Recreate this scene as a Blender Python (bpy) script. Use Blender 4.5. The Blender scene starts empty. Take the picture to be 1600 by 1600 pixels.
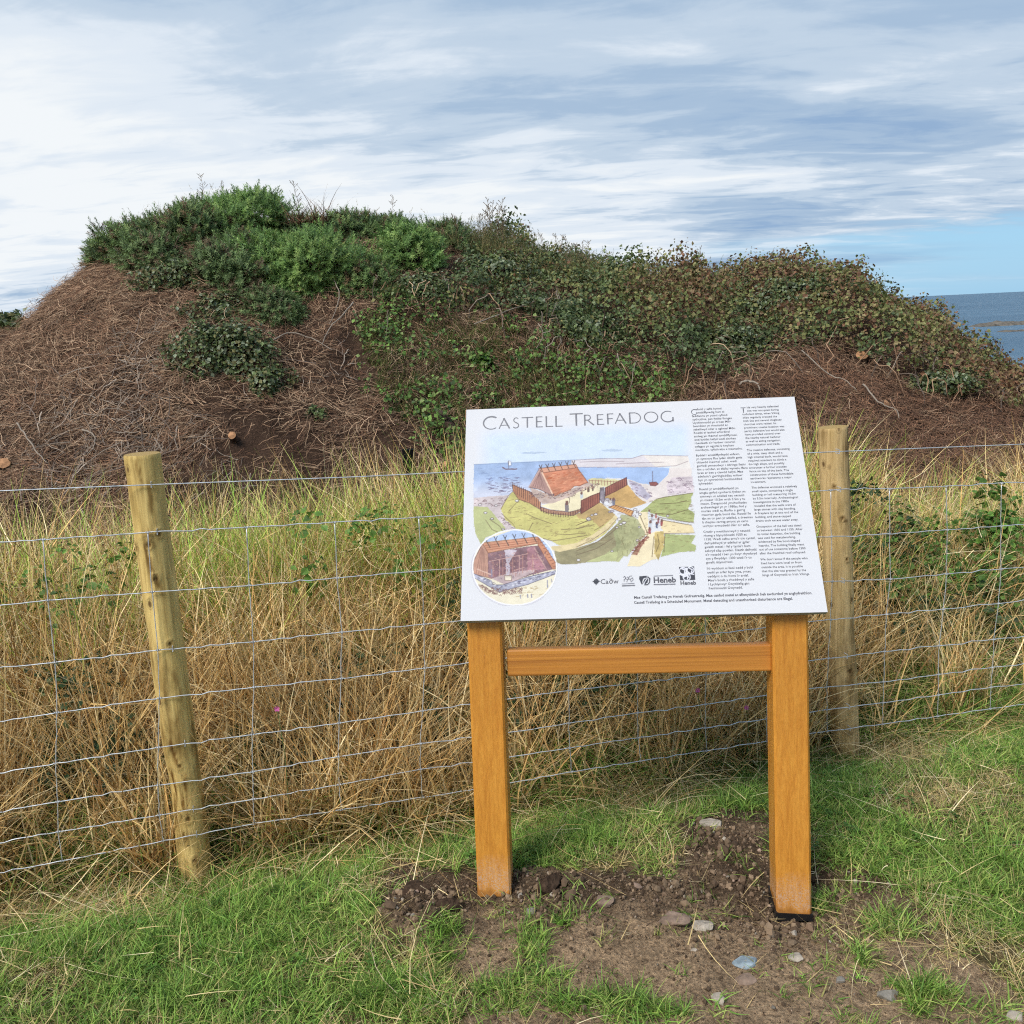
import bpy, math, numpy as np
from mathutils import Vector
rs = np.random.RandomState(7)
PI = math.pi
sc = bpy.context.scene
COL = sc.collection

# ------------------------------------------------------------------ camera
CAMH, FPX = 1.6, 1480.0
PITCH = math.atan(307 / 1480.0); ROLL = math.atan(.047)
F_ = np.array([0, math.cos(PITCH), -math.sin(PITCH)])
R0 = np.array([1., 0, 0]); U0 = np.array([0, math.sin(PITCH), math.cos(PITCH)])
R_ = math.cos(ROLL) * R0 - math.sin(ROLL) * U0
U_ = math.sin(ROLL) * R0 + math.cos(ROLL) * U0
CP = np.array([0, 0, CAMH])
cam_d = bpy.data.cameras.new('camera'); cam = bpy.data.objects.new('camera', cam_d); COL.objects.link(cam)
from mathutils import Matrix
m = Matrix(((R_[0], U_[0], -F_[0], 0), (R_[1], U_[1], -F_[1], 0), (R_[2], U_[2], -F_[2], CAMH), (0, 0, 0, 1)))
cam.matrix_world = m
cam_d.sensor_fit = 'HORIZONTAL'; cam_d.sensor_width = 36; cam_d.lens = 36 * FPX / 1600.0
cam_d.clip_start = .05; cam_d.clip_end = 60000
sc.camera = cam

# ------------------------------------------------------------------ world, sun, exposure
sc.view_settings.view_transform = 'Standard'; sc.view_settings.look = 'None'
sc.view_settings.gamma = 1; sc.view_settings.use_curve_mapping = False
sc.view_settings.exposure = 0.68
SUN_EL, SUN_AZ = math.radians(48), math.radians(-38)      # azimuth from -y (behind the camera) towards -x
world = bpy.data.worlds.new("World"); sc.world = world; world.use_nodes = True
wt = world.node_tree; wt.nodes.clear(); WN = wt.nodes.new; WL = wt.links.new
def wmath(op, a, b=None, c=None, clamp=False):
    n = WN('ShaderNodeMath'); n.operation = op; n.use_clamp = clamp
    for i, v in enumerate((a, b, c)):
        if v is None: continue
        if isinstance(v, (int, float)): n.inputs[i].default_value = v
        else: WL(v, n.inputs[i])
    return n.outputs[0]
def wsmooth(v, lo, hi):
    n = WN('ShaderNodeMapRange'); n.interpolation_type = 'SMOOTHERSTEP'; n.inputs[1].default_value = lo; n.inputs[2].default_value = hi
    WL(v, n.inputs[0]); return n.outputs[0]
def wnoise(vec, scale, detail, rough, dist=0., off=(0, 0, 0), sxyz=(1, 1, 1)):
    mp = WN('ShaderNodeMapping'); mp.inputs['Location'].default_value = off; mp.inputs['Scale'].default_value = sxyz
    WL(vec, mp.inputs['Vector'])
    n = WN('ShaderNodeTexNoise'); n.inputs['Scale'].default_value = scale; n.inputs['Detail'].default_value = detail
    n.inputs['Roughness'].default_value = rough; n.inputs['Distortion'].default_value = dist
    WL(mp.outputs[0], n.inputs['Vector']); return n.outputs[0]
OX, OY = 3.9, 4.4
tc = WN('ShaderNodeTexCoord'); sep = WN('ShaderNodeSeparateXYZ'); WL(tc.outputs['Generated'], sep.inputs[0])
dx, dy, dz = sep.outputs
dzz = wmath('ADD', wmath('MAXIMUM', dz, 0.), .13)
pxn = wmath('DIVIDE', dx, dzz); pyn = wmath('DIVIDE', dy, dzz)
cmb = WN('ShaderNodeCombineXYZ'); WL(pxn, cmb.inputs[0]); WL(pyn, cmb.inputs[1])
rot = WN('ShaderNodeMapping'); rot.inputs['Rotation'].default_value = (0, 0, math.radians(5)); WL(cmb.outputs[0], rot.inputs['Vector'])
pv = rot.outputs[0]
n_big = wnoise(pv, .42, 2, .5, .2, (OX, 4.3, 2.), (.75, 1., 1))
n_band = wnoise(pv, .95, 5, .5, .25, (3.2, OY, 7.7), (.62, 1.15, 1))
n_fine = wnoise(pv, 4.2, 8, .6, .5, (.4, 2.2, 1), (.55, 1.3, 1))
n_soft = wnoise(pv, 1.7, 8, .62, .7, (7.4, 1.2, 3), (.85, 1., 1))
cl = wmath('ADD', wmath('MULTIPLY', n_big, .85), wmath('MULTIPLY', n_band, .52))
# ripples of the stratus sheet, stronger low over the sea
low = wmath('SUBTRACT', 1., wsmooth(dz, .04, .30))
cl = wmath('ADD', cl, wmath('MULTIPLY', wmath('SUBTRACT', n_fine, .5), wmath('MULTIPLY_ADD', low, .42, .18)))
cl = wmath('ADD', cl, wmath('MULTIPLY', wmath('SUBTRACT', n_soft, .5), .22))
# brighter towards the west (left), bluer towards the east (right)
cl = wmath('SUBTRACT', cl, wmath('MULTIPLY', dx, .12))
cl = wmath('SUBTRACT', cl, wmath('MULTIPLY_ADD', wsmooth(dz, .20, .34), .06, .035))
cl = wmath('ADD', cl, wmath('MULTIPLY', wsmooth(dx, .05, -.45), wmath('MULTIPLY', low, .085)))
cr = WN('ShaderNodeValToRGB'); WL(cl, cr.inputs[0])
els = cr.color_ramp.elements
els[0].position = .48; els[0].color = (.31, .46, .68, 1)
els[1].position = .86; els[1].color = (.93, .97, 1.0, 1)
for p_, c_ in ((.57, (.41, .55, .73)), (.65, (.56, .68, .82)), (.74, (.78, .86, .95))):
    e = els.new(p_); e.color = (*c_, 1)
cr.color_ramp.interpolation = 'EASE'
sky = WN('ShaderNodeTexSky'); sky.sky_type = 'NISHITA'; sky.sun_disc = False
sky.sun_elevation = SUN_EL; sky.sun_rotation = PI + SUN_AZ
sky.air_density = 1.0; sky.dust_density = .6; sky.ozone_density = 1.5
# clear blue air in the low east
east = wmath('ADD', wmath('MULTIPLY', dx, 1.0), wmath('MULTIPLY', wmath('SUBTRACT', n_band, .5), .55))
clear = wmath('MULTIPLY', wsmooth(east, .20, .50), wmath('SUBTRACT', 1., wsmooth(wmath('ADD', dz, wmath('MULTIPLY', wmath('SUBTRACT', n_fine, .5), .05)), .048, .080)))
thin = wsmooth(cl, .66, .50)
blu = WN('ShaderNodeMixRGB'); blu.blend_type = 'MIX'; blu.inputs[2].default_value = (2.0, 3.9, 5.6, 1); blu.inputs[0].default_value = .85
WL(sky.outputs[0], blu.inputs[1])
csc = WN('ShaderNodeVectorMath'); csc.operation = 'SCALE'; csc.inputs['Scale'].default_value = 6.0; WL(cr.outputs[0], csc.inputs[0])
mixw = WN('ShaderNodeMixRGB'); WL(clear, mixw.inputs[0])
WL(csc.outputs[0], mixw.inputs[1]); WL(blu.outputs[0], mixw.inputs[2])
bg = WN('ShaderNodeBackground'); bg.inputs[1].default_value = .10; WL(mixw.outputs[0], bg.inputs[0])
wo = WN('ShaderNodeOutputWorld'); WL(bg.outputs[0], wo.inputs[0])

sd = bpy.data.lights.new('sun', 'SUN'); sd.energy = 2.3; sd.angle = math.radians(24); sd.color = (1, .95, .88)
sun = bpy.data.objects.new('sun', sd); COL.objects.link(sun)
sdir = Vector((math.sin(SUN_AZ) * math.cos(SUN_EL), -math.cos(SUN_AZ) * math.cos(SUN_EL), math.sin(SUN_EL)))
sun.rotation_euler = sdir.to_track_quat('Z', 'Y').to_euler()
sc.cycles.use_denoising = False; sc.cycles.filter_width = 1.15
sc.cycles.use_adaptive_sampling = True; sc.cycles.adaptive_threshold = .025; sc.cycles.adaptive_min_samples = 16
world.cycles.sampling_method = 'MANUAL'; world.cycles.sample_map_resolution = 512
sc.cycles.max_bounces = 4; sc.cycles.diffuse_bounces = 3; sc.cycles.glossy_bounces = 2; sc.cycles.transmission_bounces = 2

# ------------------------------------------------------------------ pixel <-> place
def ray(x, y):
    x = np.asarray(x, float); y = np.asarray(y, float)
    return F_ + R_ * ((x - 800) / FPX)[..., None] - U_ * ((y - 800) / FPX)[..., None]
def ground_pt(x, y, z=0.):
    r = ray(x, y); return CP + r * ((z - CAMH) / r[..., 2])[..., None]
def depth_pt(x, y, Y):
    r = ray(x, y); return CP + r * (Y / r[..., 1])[..., None]
def plane_pt(x, y, P0, n):
    r = ray(x, y); return CP + r * (((P0 - CP) @ n) / (r @ n))[..., None]
def proj(P):
    d = np.asarray(P, float) - CP; z = np.maximum(d @ F_, 1e-3)
    return 800 + FPX * (d @ R_) / z, 800 - FPX * (d @ U_) / z

# ------------------------------------------------------------------ noise
def _hash(ix, iy, s):
    h = (ix.astype(np.int64) * 374761393 + iy.astype(np.int64) * 668265263 + s * 974634777) & 0x7fffffff
    h = ((h ^ (h >> 13)) * 1274126177) & 0x7fffffff
    return ((h ^ (h >> 16)) & 0xffff) / 65535.0
def vnoise(x, y, s=0):
    x = np.asarray(x, float); y = np.asarray(y, float)
    ix = np.floor(x); iy = np.floor(y); fx = x - ix; fy = y - iy
    fx = fx * fx * (3 - 2 * fx); fy = fy * fy * (3 - 2 * fy)
    a = _hash(ix, iy, s); b = _hash(ix + 1, iy, s); c = _hash(ix, iy + 1, s); d = _hash(ix + 1, iy + 1, s)
    return (a * (1 - fx) + b * fx) * (1 - fy) + (c * (1 - fx) + d * fx) * fy
def fbm(x, y, s=0, o=4):
    v = 0; a = .5; t = 0
    for k in range(o):
        v = v + a * vnoise(x * 2 ** k, y * 2 ** k, s + k * 17); t += a; a *= .5
    return v / t - .5
def sstep(a, b, x):
    t = np.clip((x - a) / (b - a), 0, 1); return t * t * (3 - 2 * t)
def inpoly(px, py, poly):
    px = np.asarray(px, float); py = np.asarray(py, float)
    r = np.zeros(np.broadcast(px, py).shape, bool); n = len(poly)
    for i in range(n):
        x0, y0 = poly[i]; x1, y1 = poly[(i + 1) % n]
        if y0 == y1: continue
        c = ((y0 > py) != (y1 > py)) & (px < (x1 - x0) * (py - y0) / (y1 - y0) + x0)
        r ^= c
    return r

# ------------------------------------------------------------------ materials
def new_mat(name):
    mt = bpy.data.materials.new(name); mt.use_nodes = True; nt = mt.node_tree; nt.nodes.clear()
    return mt, nt, nt.nodes.new, nt.links.new
def NX(N, L, kind, vec=None, scale=5., detail=4., rough=.55, dist=0., mscale=None):
    n = N(kind); n.inputs['Scale'].default_value = scale
    if 'Detail' in n.inputs: n.inputs['Detail'].default_value = detail; n.inputs['Roughness'].default_value = rough
    if 'Distortion' in n.inputs: n.inputs['Distortion'].default_value = dist
    if vec is not None:
        if mscale is not None:
            mp = N('ShaderNodeMapping'); mp.inputs['Scale'].default_value = mscale; L(vec, mp.inputs['Vector']); vec = mp.outputs[0]
        L(vec, n.inputs['Vector'])
    return n
def ramp(N, L, fac, stops):
    r = N('ShaderNodeValToRGB'); L(fac, r.inputs[0]); e = r.color_ramp.elements
    while len(e) < len(stops): e.new(.5)
    for k, (p_, c_) in enumerate(stops):
        e[k].position = p_; e[k].color = (*c_, 1) if len(c_) == 3 else c_
    return r.outputs[0]
def mixc(N, L, fac, a, b, mode='MIX'):
    n = N('ShaderNodeMixRGB'); n.blend_type = mode
    for i, v in ((0, fac), (1, a), (2, b)):
        if isinstance(v, (int, float)): n.inputs[i].default_value = v
        elif isinstance(v, tuple): n.inputs[i].default_value = (*v, 1) if len(v) == 3 else v
        else: L(v, n.inputs[i])
    return n.outputs[0]
def finish(mt, nt, N, L, col, rough=.8, bump=None, bstr=.3, bdist=.01, spec=.3, metallic=0., transl=0.):
    b = N('ShaderNodeBsdfPrincipled'); o = N('ShaderNodeOutputMaterial')
    if isinstance(col, tuple): b.inputs['Base Color'].default_value = (*col, 1)
    else: L(col, b.inputs['Base Color'])
    if isinstance(rough, (int, float)): b.inputs['Roughness'].default_value = rough
    else: L(rough, b.inputs['Roughness'])
    b.inputs['Specular IOR Level'].default_value = spec; b.inputs['Metallic'].default_value = metallic
    if bump is not None:
        bn = N('ShaderNodeBump'); bn.inputs['Strength'].default_value = bstr; bn.inputs['Distance'].default_value = bdist
        L(bump, bn.inputs['Height']); L(bn.outputs[0], b.inputs['Normal'])
    if transl > 0:
        t = N('ShaderNodeBsdfTranslucent'); mx = N('ShaderNodeMixShader'); mx.inputs[0].default_value = transl
        if isinstance(col, tuple): t.inputs[0].default_value = (*col, 1)
        else: L(col, t.inputs[0])
        L(b.outputs[0], mx.inputs[1]); L(t.outputs[0], mx.inputs[2]); L(mx.outputs[0], o.inputs[0])
    else: L(b.outputs[0], o.inputs[0])
    return mt
def mat_simple(name, col, rough=.8, spec=.3, metallic=0., nscale=40., var=.25, bstr=.0, detail=4.):
    mt, nt, N, L = new_mat(name); t = N('ShaderNodeTexCoord')
    n = NX(N, L, 'ShaderNodeTexNoise', t.outputs['Object'], nscale, detail)
    c = ramp(N, L, n.outputs[0], [(.3, tuple(v * (1 - var) for v in col)), (.7, tuple(min(1, v * (1 + var)) for v in col))])
    return finish(mt, nt, N, L, c, rough, n.outputs[0] if bstr else None, bstr, .01, spec, metallic)
def mat_plant(name, rough=.6, transl=.3, rnd=.35, spec=.25, patch=0.):
    """vertex colour of each blade or leaf, varied from plant to plant"""
    mt, nt, N, L = new_mat(name)
    a = N('ShaderNodeAttribute'); a.attribute_name = 'Col'
    oi = N('ShaderNodeObjectInfo')
    mr = N('ShaderNodeMapRange'); mr.inputs[3].default_value = 1 - rnd; mr.inputs[4].default_value = 1 + rnd
    L(oi.outputs['Random'], mr.inputs[0])
    c = N('ShaderNodeVectorMath'); c.operation = 'SCALE'; L(a.outputs['Color'], c.inputs[0]); L(mr.outputs[0], c.inputs['Scale'])
    return finish(mt, nt, N, L, c.outputs[0], rough, None, 0, 0, spec, 0, transl)
M = {}
M['grass'] = mat_plant('grass_blades', .55, .3, .22)
M['dry'] = mat_plant('dry_straw', .55, .10, .25)
M['leaf'] = mat_plant('leaves', .5, .22, .0, .22)
M['leafi'] = mat_plant('wild_leaves', .5, .22, .25, .25)
M['twig'] = mat_plant('twigs', .8, .0, .35, .15)
M['crumb'] = mat_plant('earth_crumbs', .95, .0, .4, .1)
M['print'] = mat_plant('ink_print', .6, 0, 0, .15)

# ------------------------------------------------------------------ object helpers
def tag(o, label=None, cat=None, group=None, kind=None):
    if label: o['label'] = label
    if cat: o['category'] = cat
    if group: o['group'] = group
    if kind: o['kind'] = kind
    return o
def origin(o):
    p = Vector((0, 0, 0))
    while o is not None: p += o.location; o = o.parent
    return p
def np_mesh(name, V, Fc, mat, C=None, smooth=False):
    """V n x 3; Fc a list of (m x k) index arrays or one; C per-vertex rgb"""
    if not isinstance(Fc, list): Fc = [Fc]
    V = np.asarray(V, np.float32)
    me = bpy.data.meshes.new(name)
    me.vertices.add(len(V)); me.vertices.foreach_set('co', V.ravel())
    tot = [np.full(len(f), f.shape[1], np.int32) for f in Fc]; tot = np.concatenate(tot)
    idx = np.concatenate([np.asarray(f, np.int32).ravel() for f in Fc])
    me.loops.add(len(idx)); me.loops.foreach_set('vertex_index', idx)
    st = np.concatenate([[0], np.cumsum(tot)[:-1]]).astype(np.int32)
    me.polygons.add(len(tot)); me.polygons.foreach_set('loop_start', st); me.polygons.foreach_set('loop_total', tot)
    me.polygons.foreach_set('use_smooth', np.full(len(tot), bool(smooth)))
    if C is not None:
        ca = me.color_attributes.new('Col', 'FLOAT_COLOR', 'POINT')
        C4 = np.ones((len(V), 4), np.float32); C4[:, :3] = C; ca.data.foreach_set('color', C4.ravel())
    me.update(calc_edges=True); me.validate()
    if mat: me.materials.append(mat)
    return me
def obj(name, me, parent=None, loc=None):
    """mesh whose vertices are WORLD coordinates when loc is None and there is a parent: they are shifted into the parent's frame"""
    o = bpy.data.objects.new(name, me); COL.objects.link(o)
    if parent is not None:
        o.parent = parent
        if loc is None:
            p = origin(parent); me.transform(Matrix.Translation(-p))
    if loc is not None: o.location = loc
    return o
def empty(name, loc, label, cat, group=None):
    o = bpy.data.objects.new(name, None); COL.objects.link(o); o.location = loc; o.empty_display_size = .1
    return tag(o, label, cat, group)
def center(o, at):
    """move a top-level world-coordinate mesh object's origin to a base point"""
    o.data.transform(Matrix.Translation(-Vector(at))); o.location = at
def box_vf(P, X, Y, Z):
    """box from corner P with edge vectors"""
    P, X, Y, Z = map(np.asarray, (P, X, Y, Z))
    V = np.array([P, P + X, P + X + Y, P + Y, P + Z, P + X + Z, P + X + Y + Z, P + Y + Z])
    F = np.array([[0, 3, 2, 1], [4, 5, 6, 7], [0, 1, 5, 4], [1, 2, 6, 5], [2, 3, 7, 6], [3, 0, 4, 7]])
    return V, F
def join(parts):
    Vs, Fs, Cs, n = [], {}, [], 0
    for p in parts:
        V, F = p[0], p[1]
        for f in (F if isinstance(F, list) else [F]): Fs.setdefault(f.shape[1], []).append(f + n)
        Vs.append(V); n += len(V)
        if len(p) > 2: Cs.append(p[2])
    return np.concatenate(Vs), [np.concatenate(v) for v in Fs.values()], (np.concatenate(Cs) if Cs else None)
def tube(path, rad, sides=6, cap=True):
    path = np.asarray(path, float); n = len(path); rad = np.broadcast_to(np.asarray(rad, float), (n,))
    T = np.gradient(path, axis=0); T /= np.linalg.norm(T, axis=1)[:, None] + 1e-12
    ref = np.array([0, 0, 1.]) if abs(T[:, 2]).mean() < .8 else np.array([1., 0, 0])
    A = np.cross(T, ref); A /= np.linalg.norm(A, axis=1)[:, None] + 1e-12; B = np.cross(T, A)
    a = np.arange(sides) * 2 * PI / sides
    V = path[:, None] + rad[:, None, None] * (A[:, None] * np.cos(a)[None, :, None] + B[:, None] * np.sin(a)[None, :, None])
    V = V.reshape(-1, 3); i = np.arange(n - 1)[:, None] * sides; j = np.arange(sides)[None]; k = (j + 1) % sides
    F = np.stack([i + j, i + k, i + sides + k, i + sides + j], -1).reshape(-1, 4)
    Fs = [F]
    if cap: Fs.append(np.array([list(range(sides))[::-1], list(range((n - 1) * sides, n * sides))]))
    return V, Fs
def stamp(TV, TF, TC, pos, Rm, scl, tint=None):
    """copies of a template in numpy: pos m x 3, Rm m x 3 x 3, scl m (or m x 3)"""
    m_ = len(pos); n = len(TV); scl = np.asarray(scl, float)
    if scl.ndim == 1: scl = scl[:, None].repeat(3, 1)
    V = np.einsum('mij,mnj->mni', Rm, TV[None] * scl[:, None]) + pos[:, None]
    Fs = [(f[None] + (np.arange(m_) * n)[:, None, None]).reshape(-1, f.shape[1]) for f in (TF if isinstance(TF, list) else [TF])]
    C = np.broadcast_to(TC[None], (m_, n, 3)).copy()
    if tint is not None: C = C * tint[:, None]
    return V.reshape(-1, 3), Fs, C.reshape(-1, 3)
def frames(nrm, r, spin=None):
    """rotation matrices whose z is nrm and whose y points a random way round it"""
    m_ = len(nrm); z = nrm / (np.linalg.norm(nrm, axis=1)[:, None] + 1e-9)
    q = r.normal(size=(m_, 3)) if spin is None else spin
    x = np.cross(q, z); x /= np.linalg.norm(x, axis=1)[:, None] + 1e-9; y = np.cross(z, x)
    return np.stack([x, y, z], -1)

# blades: every blade a tapering ribbon that bends over
def blades(n, L0, L1, spread, th0, th1, k0, k1, w0, w1, cols, seg=5, r=rs, head=0., wpow=.8, aim=None, z0=0., bases=None, hs=None, ci=None, droot=.92):
    Ls = r.uniform(L0, L1, n) * (1 if hs is None else hs); phi = r.uniform(0, 2 * PI, n)
    if aim is not None: phi = aim + r.normal(0, .9, n)
    th = r.uniform(th0, th1, n); kk = r.uniform(k0, k1, n); W = r.uniform(w0, w1, n)
    rr = spread * np.sqrt(r.uniform(0, 1, n)); pa = r.uniform(0, 2 * PI, n)
    P = np.stack([rr * np.cos(pa), rr * np.sin(pa), np.full(n, z0)], -1)
    if bases is not None: P = np.asarray(bases, float).copy()
    dphi = r.normal(0, .35, n)
    cen = [P.copy()]
    for s in range(seg):
        t = (s + .5) / seg; a = th + kk * t; p_ = phi + dphi * t
        P = P + (Ls / seg)[:, None] * np.stack([np.sin(a) * np.cos(p_), np.sin(a) * np.sin(p_), np.cos(a)], -1); cen.append(P.copy())
    cen = np.stack(cen, 1)
    if bases is None: cen[..., 2] = np.maximum(cen[..., 2], .002)
    else: cen[..., 2] = np.maximum(cen[..., 2], terrain(cen[..., 0], cen[..., 1]) + .004)
    sa = phi + PI / 2 + r.normal(0, .8, n)
    side = np.stack([np.cos(sa), np.sin(sa), r.normal(0, .15, n)], -1)
    t = np.linspace(0, 1, seg + 1); w = (1 - t) ** wpow * .93 + .07
    off = side[:, None] * (W[:, None] * w[None] * .5)[..., None]
    V = np.stack([cen - off, cen + off], 2).reshape(n, -1, 3)
    base = np.arange(seg)[:, None] * 2 + np.array([[0, 1, 3, 2]])
    F = (np.arange(n)[:, None, None] * (2 * (seg + 1)) + base[None]).reshape(-1, 4)
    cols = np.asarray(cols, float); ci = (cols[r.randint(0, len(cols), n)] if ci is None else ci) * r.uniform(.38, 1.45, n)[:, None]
    C = (ci[:, None] * (droot + (1 - droot) * t)[None, :, None]).repeat(2, 1)  # faint shade painted into each blade's colour towards its root
    V = V.reshape(-1, 3); C = C.reshape(-1, 3)
    if head > 0:
        k = int(n * head)
        if k:
            ends = cen[:k, -1]; dirs = cen[:k, -1] - cen[:k, -2]; dirs /= np.linalg.norm(dirs, axis=1)[:, None]
            TV = []; TF = []
            for q in range(8):
                a = q * 2.4; h = -.09 + q * .012; o_ = .008
                TV += [[0, 0, h], [math.cos(a) * o_, math.sin(a) * o_, h + .015], [math.cos(a + .5) * o_ * .6, math.sin(a + .5) * o_ * .6, h + .024]]
                TF.append([q * 3, q * 3 + 1, q * 3 + 2])
            hv, hf, hc = stamp(np.array(TV), np.array(TF), np.ones((24, 3)), ends, frames(dirs, r), np.ones(k), ci[:k] * .8)
            V, Fs, C = join([(V, F, C), (hv, hf, hc)]); return V, Fs, C
    return V, F, C

# stuff scattered with geometry nodes
def scatter(name, protos, pos, rot_, scl, idx, label=None, parent=None, kind='stuff'):
    me = bpy.data.meshes.new(name); n = len(pos)
    me.vertices.add(n); me.vertices.foreach_set('co', np.asarray(pos, np.float32).ravel())
    a = me.attributes.new('inst_rot', 'FLOAT_VECTOR', 'POINT'); a.data.foreach_set('vector', np.asarray(rot_, np.float32).ravel())
    scl = np.asarray(scl, np.float32)
    if scl.ndim == 1: scl = scl[:, None].repeat(3, 1)
    a = me.attributes.new('inst_scale', 'FLOAT_VECTOR', 'POINT'); a.data.foreach_set('vector', scl.ravel())
    a = me.attributes.new('inst_idx', 'INT', 'POINT'); a.data.foreach_set('value', np.asarray(idx, np.int32))
    o = bpy.data.objects.new(name, me); COL.objects.link(o)
    if kind: o['kind'] = kind
    if label: o['label'] = label
    if parent: o.parent = parent
    coll = bpy.data.collections.new(name + '_kinds')
    for k, pm in enumerate(protos):
        po = bpy.data.objects.new('%s_clump_%02d' % (name, k), pm); coll.objects.link(po)
    ng = bpy.data.node_groups.new(name + '_scatter', 'GeometryNodeTree')
    ng.interface.new_socket('Geometry', in_out='INPUT', socket_type='NodeSocketGeometry')
    ng.interface.new_socket('Geometry', in_out='OUTPUT', socket_type='NodeSocketGeometry')
    gi = ng.nodes.new('NodeGroupInput'); go = ng.nodes.new('NodeGroupOutput')
    m2p = ng.nodes.new('GeometryNodeMeshToPoints'); ng.links.new(gi.outputs[0], m2p.inputs[0])
    iop = ng.nodes.new('GeometryNodeInstanceOnPoints'); ng.links.new(m2p.outputs[0], iop.inputs['Points'])
    ci = ng.nodes.new('GeometryNodeCollectionInfo'); ci.inputs['Collection'].default_value = coll
    ci.inputs['Separate Children'].default_value = True; ci.inputs['Reset Children'].default_value = True
    ng.links.new(ci.outputs[0], iop.inputs['Instance']); iop.inputs['Pick Instance'].default_value = True
    def na(nm, ty, key):
        q = ng.nodes.new('GeometryNodeInputNamedAttribute'); q.data_type = ty; q.inputs['Name'].default_value = nm; return q.outputs['Attribute']
    ng.links.new(na('inst_idx', 'INT', 0), iop.inputs['Instance Index'])
    ng.links.new(na('inst_rot', 'FLOAT_VECTOR', 0), iop.inputs['Rotation'])
    ng.links.new(na('inst_scale', 'FLOAT_VECTOR', 0), iop.inputs['Scale'])
    ng.links.new(iop.outputs[0], go.inputs[0])
    md = o.modifiers.new('scatter', 'NODES'); md.node_group = ng
    return o
def rz(n, tilt=.15, r=rs):
    return np.stack([r.normal(0, tilt, n), r.normal(0, tilt, n), r.uniform(0, 2 * PI, n)], -1)

# ------------------------------------------------------------------ terrain
def fence_y(x): return 2.765 + .265 * (np.asarray(x) + 1.052)
CREST = [(-900, 560), (-400, 545), (0, 521), (52, 499), (81, 483), (120, 449), (142, 430), (200, 392), (300, 345), (380, 338), (500, 362), (600, 372), (700, 383), (800, 405),
         (850, 425), (900, 438), (1000, 462), (1100, 458), (1200, 445), (1300, 446), (1350, 456), (1400, 486), (1450, 508), (1500, 536), (1600, 602), (1750, 715), (1900, 760), (2400, 800)]
_cp = np.array([depth_pt(a, b, 10.5) for a, b in CREST]); YB, YC = 6.5, 10.5
def terrain(x, y):
    x = np.asarray(x, float); y = np.asarray(y, float); d = y - fence_y(x)
    z = .022 * fbm(x * 1.3, y * 1.3, 3, 3)
    z = z - .115 * sstep(-.50, -.02, d) + .28 * sstep(.10, 1.3, d) - .30 * sstep(2.3, 3.6, d)
    zc = np.interp(x, _cp[:, 0], _cp[:, 2])
    s = np.clip((y - YB - .35 * fbm(x * .5, x * 0 + 3, 8, 2) * 2) / (YC - YB), 0, 1)
    prof = np.sin(s * PI / 2) ** 1.05
    face = sstep(0, .12, s) * (1 - .35 * sstep(.7, 1, s))
    z = z + zc * prof
    z = z + face * (.30 * fbm(x * .9, y * .9, 21, 4) + .10 * fbm(x * 4, y * 4, 22, 3)) * (1 - .85 * sstep(.72, 1., s))
    z = z - 13.5 * sstep(11.2, 46, y) - 2 * sstep(40, 80, np.abs(x)) * sstep(6, 20, y)
    # dug earth round the sign
    near = np.exp(-(((x + .31) / .13) ** 2 + ((y - 2.30) / .09) ** 2))
    z = z + .055 * near * (1 + fbm(x * 25, y * 25, 41, 3) * 1.6)
    soil = np.exp(-(((x - .35) / .62) ** 2 + ((y - 2.28) / .30) ** 2) ** 2)
    z = z + soil * (.034 * fbm(x * 12, y * 12, 31, 4) + .030 * fbm(x * 40, y * 40, 33, 2))
    z = z - .078 * np.exp(-((((x - .73) / .22) ** 2 + ((y - 2.34) / .17) ** 2) ** 1.5))
    z = z + .03 * np.exp(-(((x - .02) / .10) ** 2 + ((y - 2.42) / .08) ** 2))
    return z
# the crest line is raised or lowered until the skyline of the bank stands where it was measured
for _it in range(3):
    for _k in range(len(_cp)):
        yy_ = np.linspace(8, 14, 120); r_ = ray(CREST[_k][0], 500.); xx_ = r_[0] / r_[1] * yy_; _, py_ = proj(np.stack([xx_, yy_, terrain(xx_, yy_)], -1))
        _cp[_k, 2] += (py_.min() - CREST[_k][1]) * 10.5 / FPX
def hit(px, py, y0=3., y1=13.):
    """first point where the sight line through a pixel of the photograph meets the terrain (or, past the crest, the crest itself)"""
    r = ray(px, py); ts = np.linspace(y0, y1, 400) / r[1]
    P = CP + r * ts[:, None]; g = terrain(P[:, 0], P[:, 1]) - P[:, 2]
    k = np.argmax(g > 0)
    if not (g > 0).any(): k = np.argmax(g)
    return P[k]
def tnorm(x, y, e=.05):
    n = np.stack([-(terrain(x + e, y) - terrain(x - e, y)) / (2 * e), -(terrain(x, y + e) - terrain(x, y - e)) / (2 * e), np.ones_like(x)], -1)
    return n / np.linalg.norm(n, axis=-1)[..., None]

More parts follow.
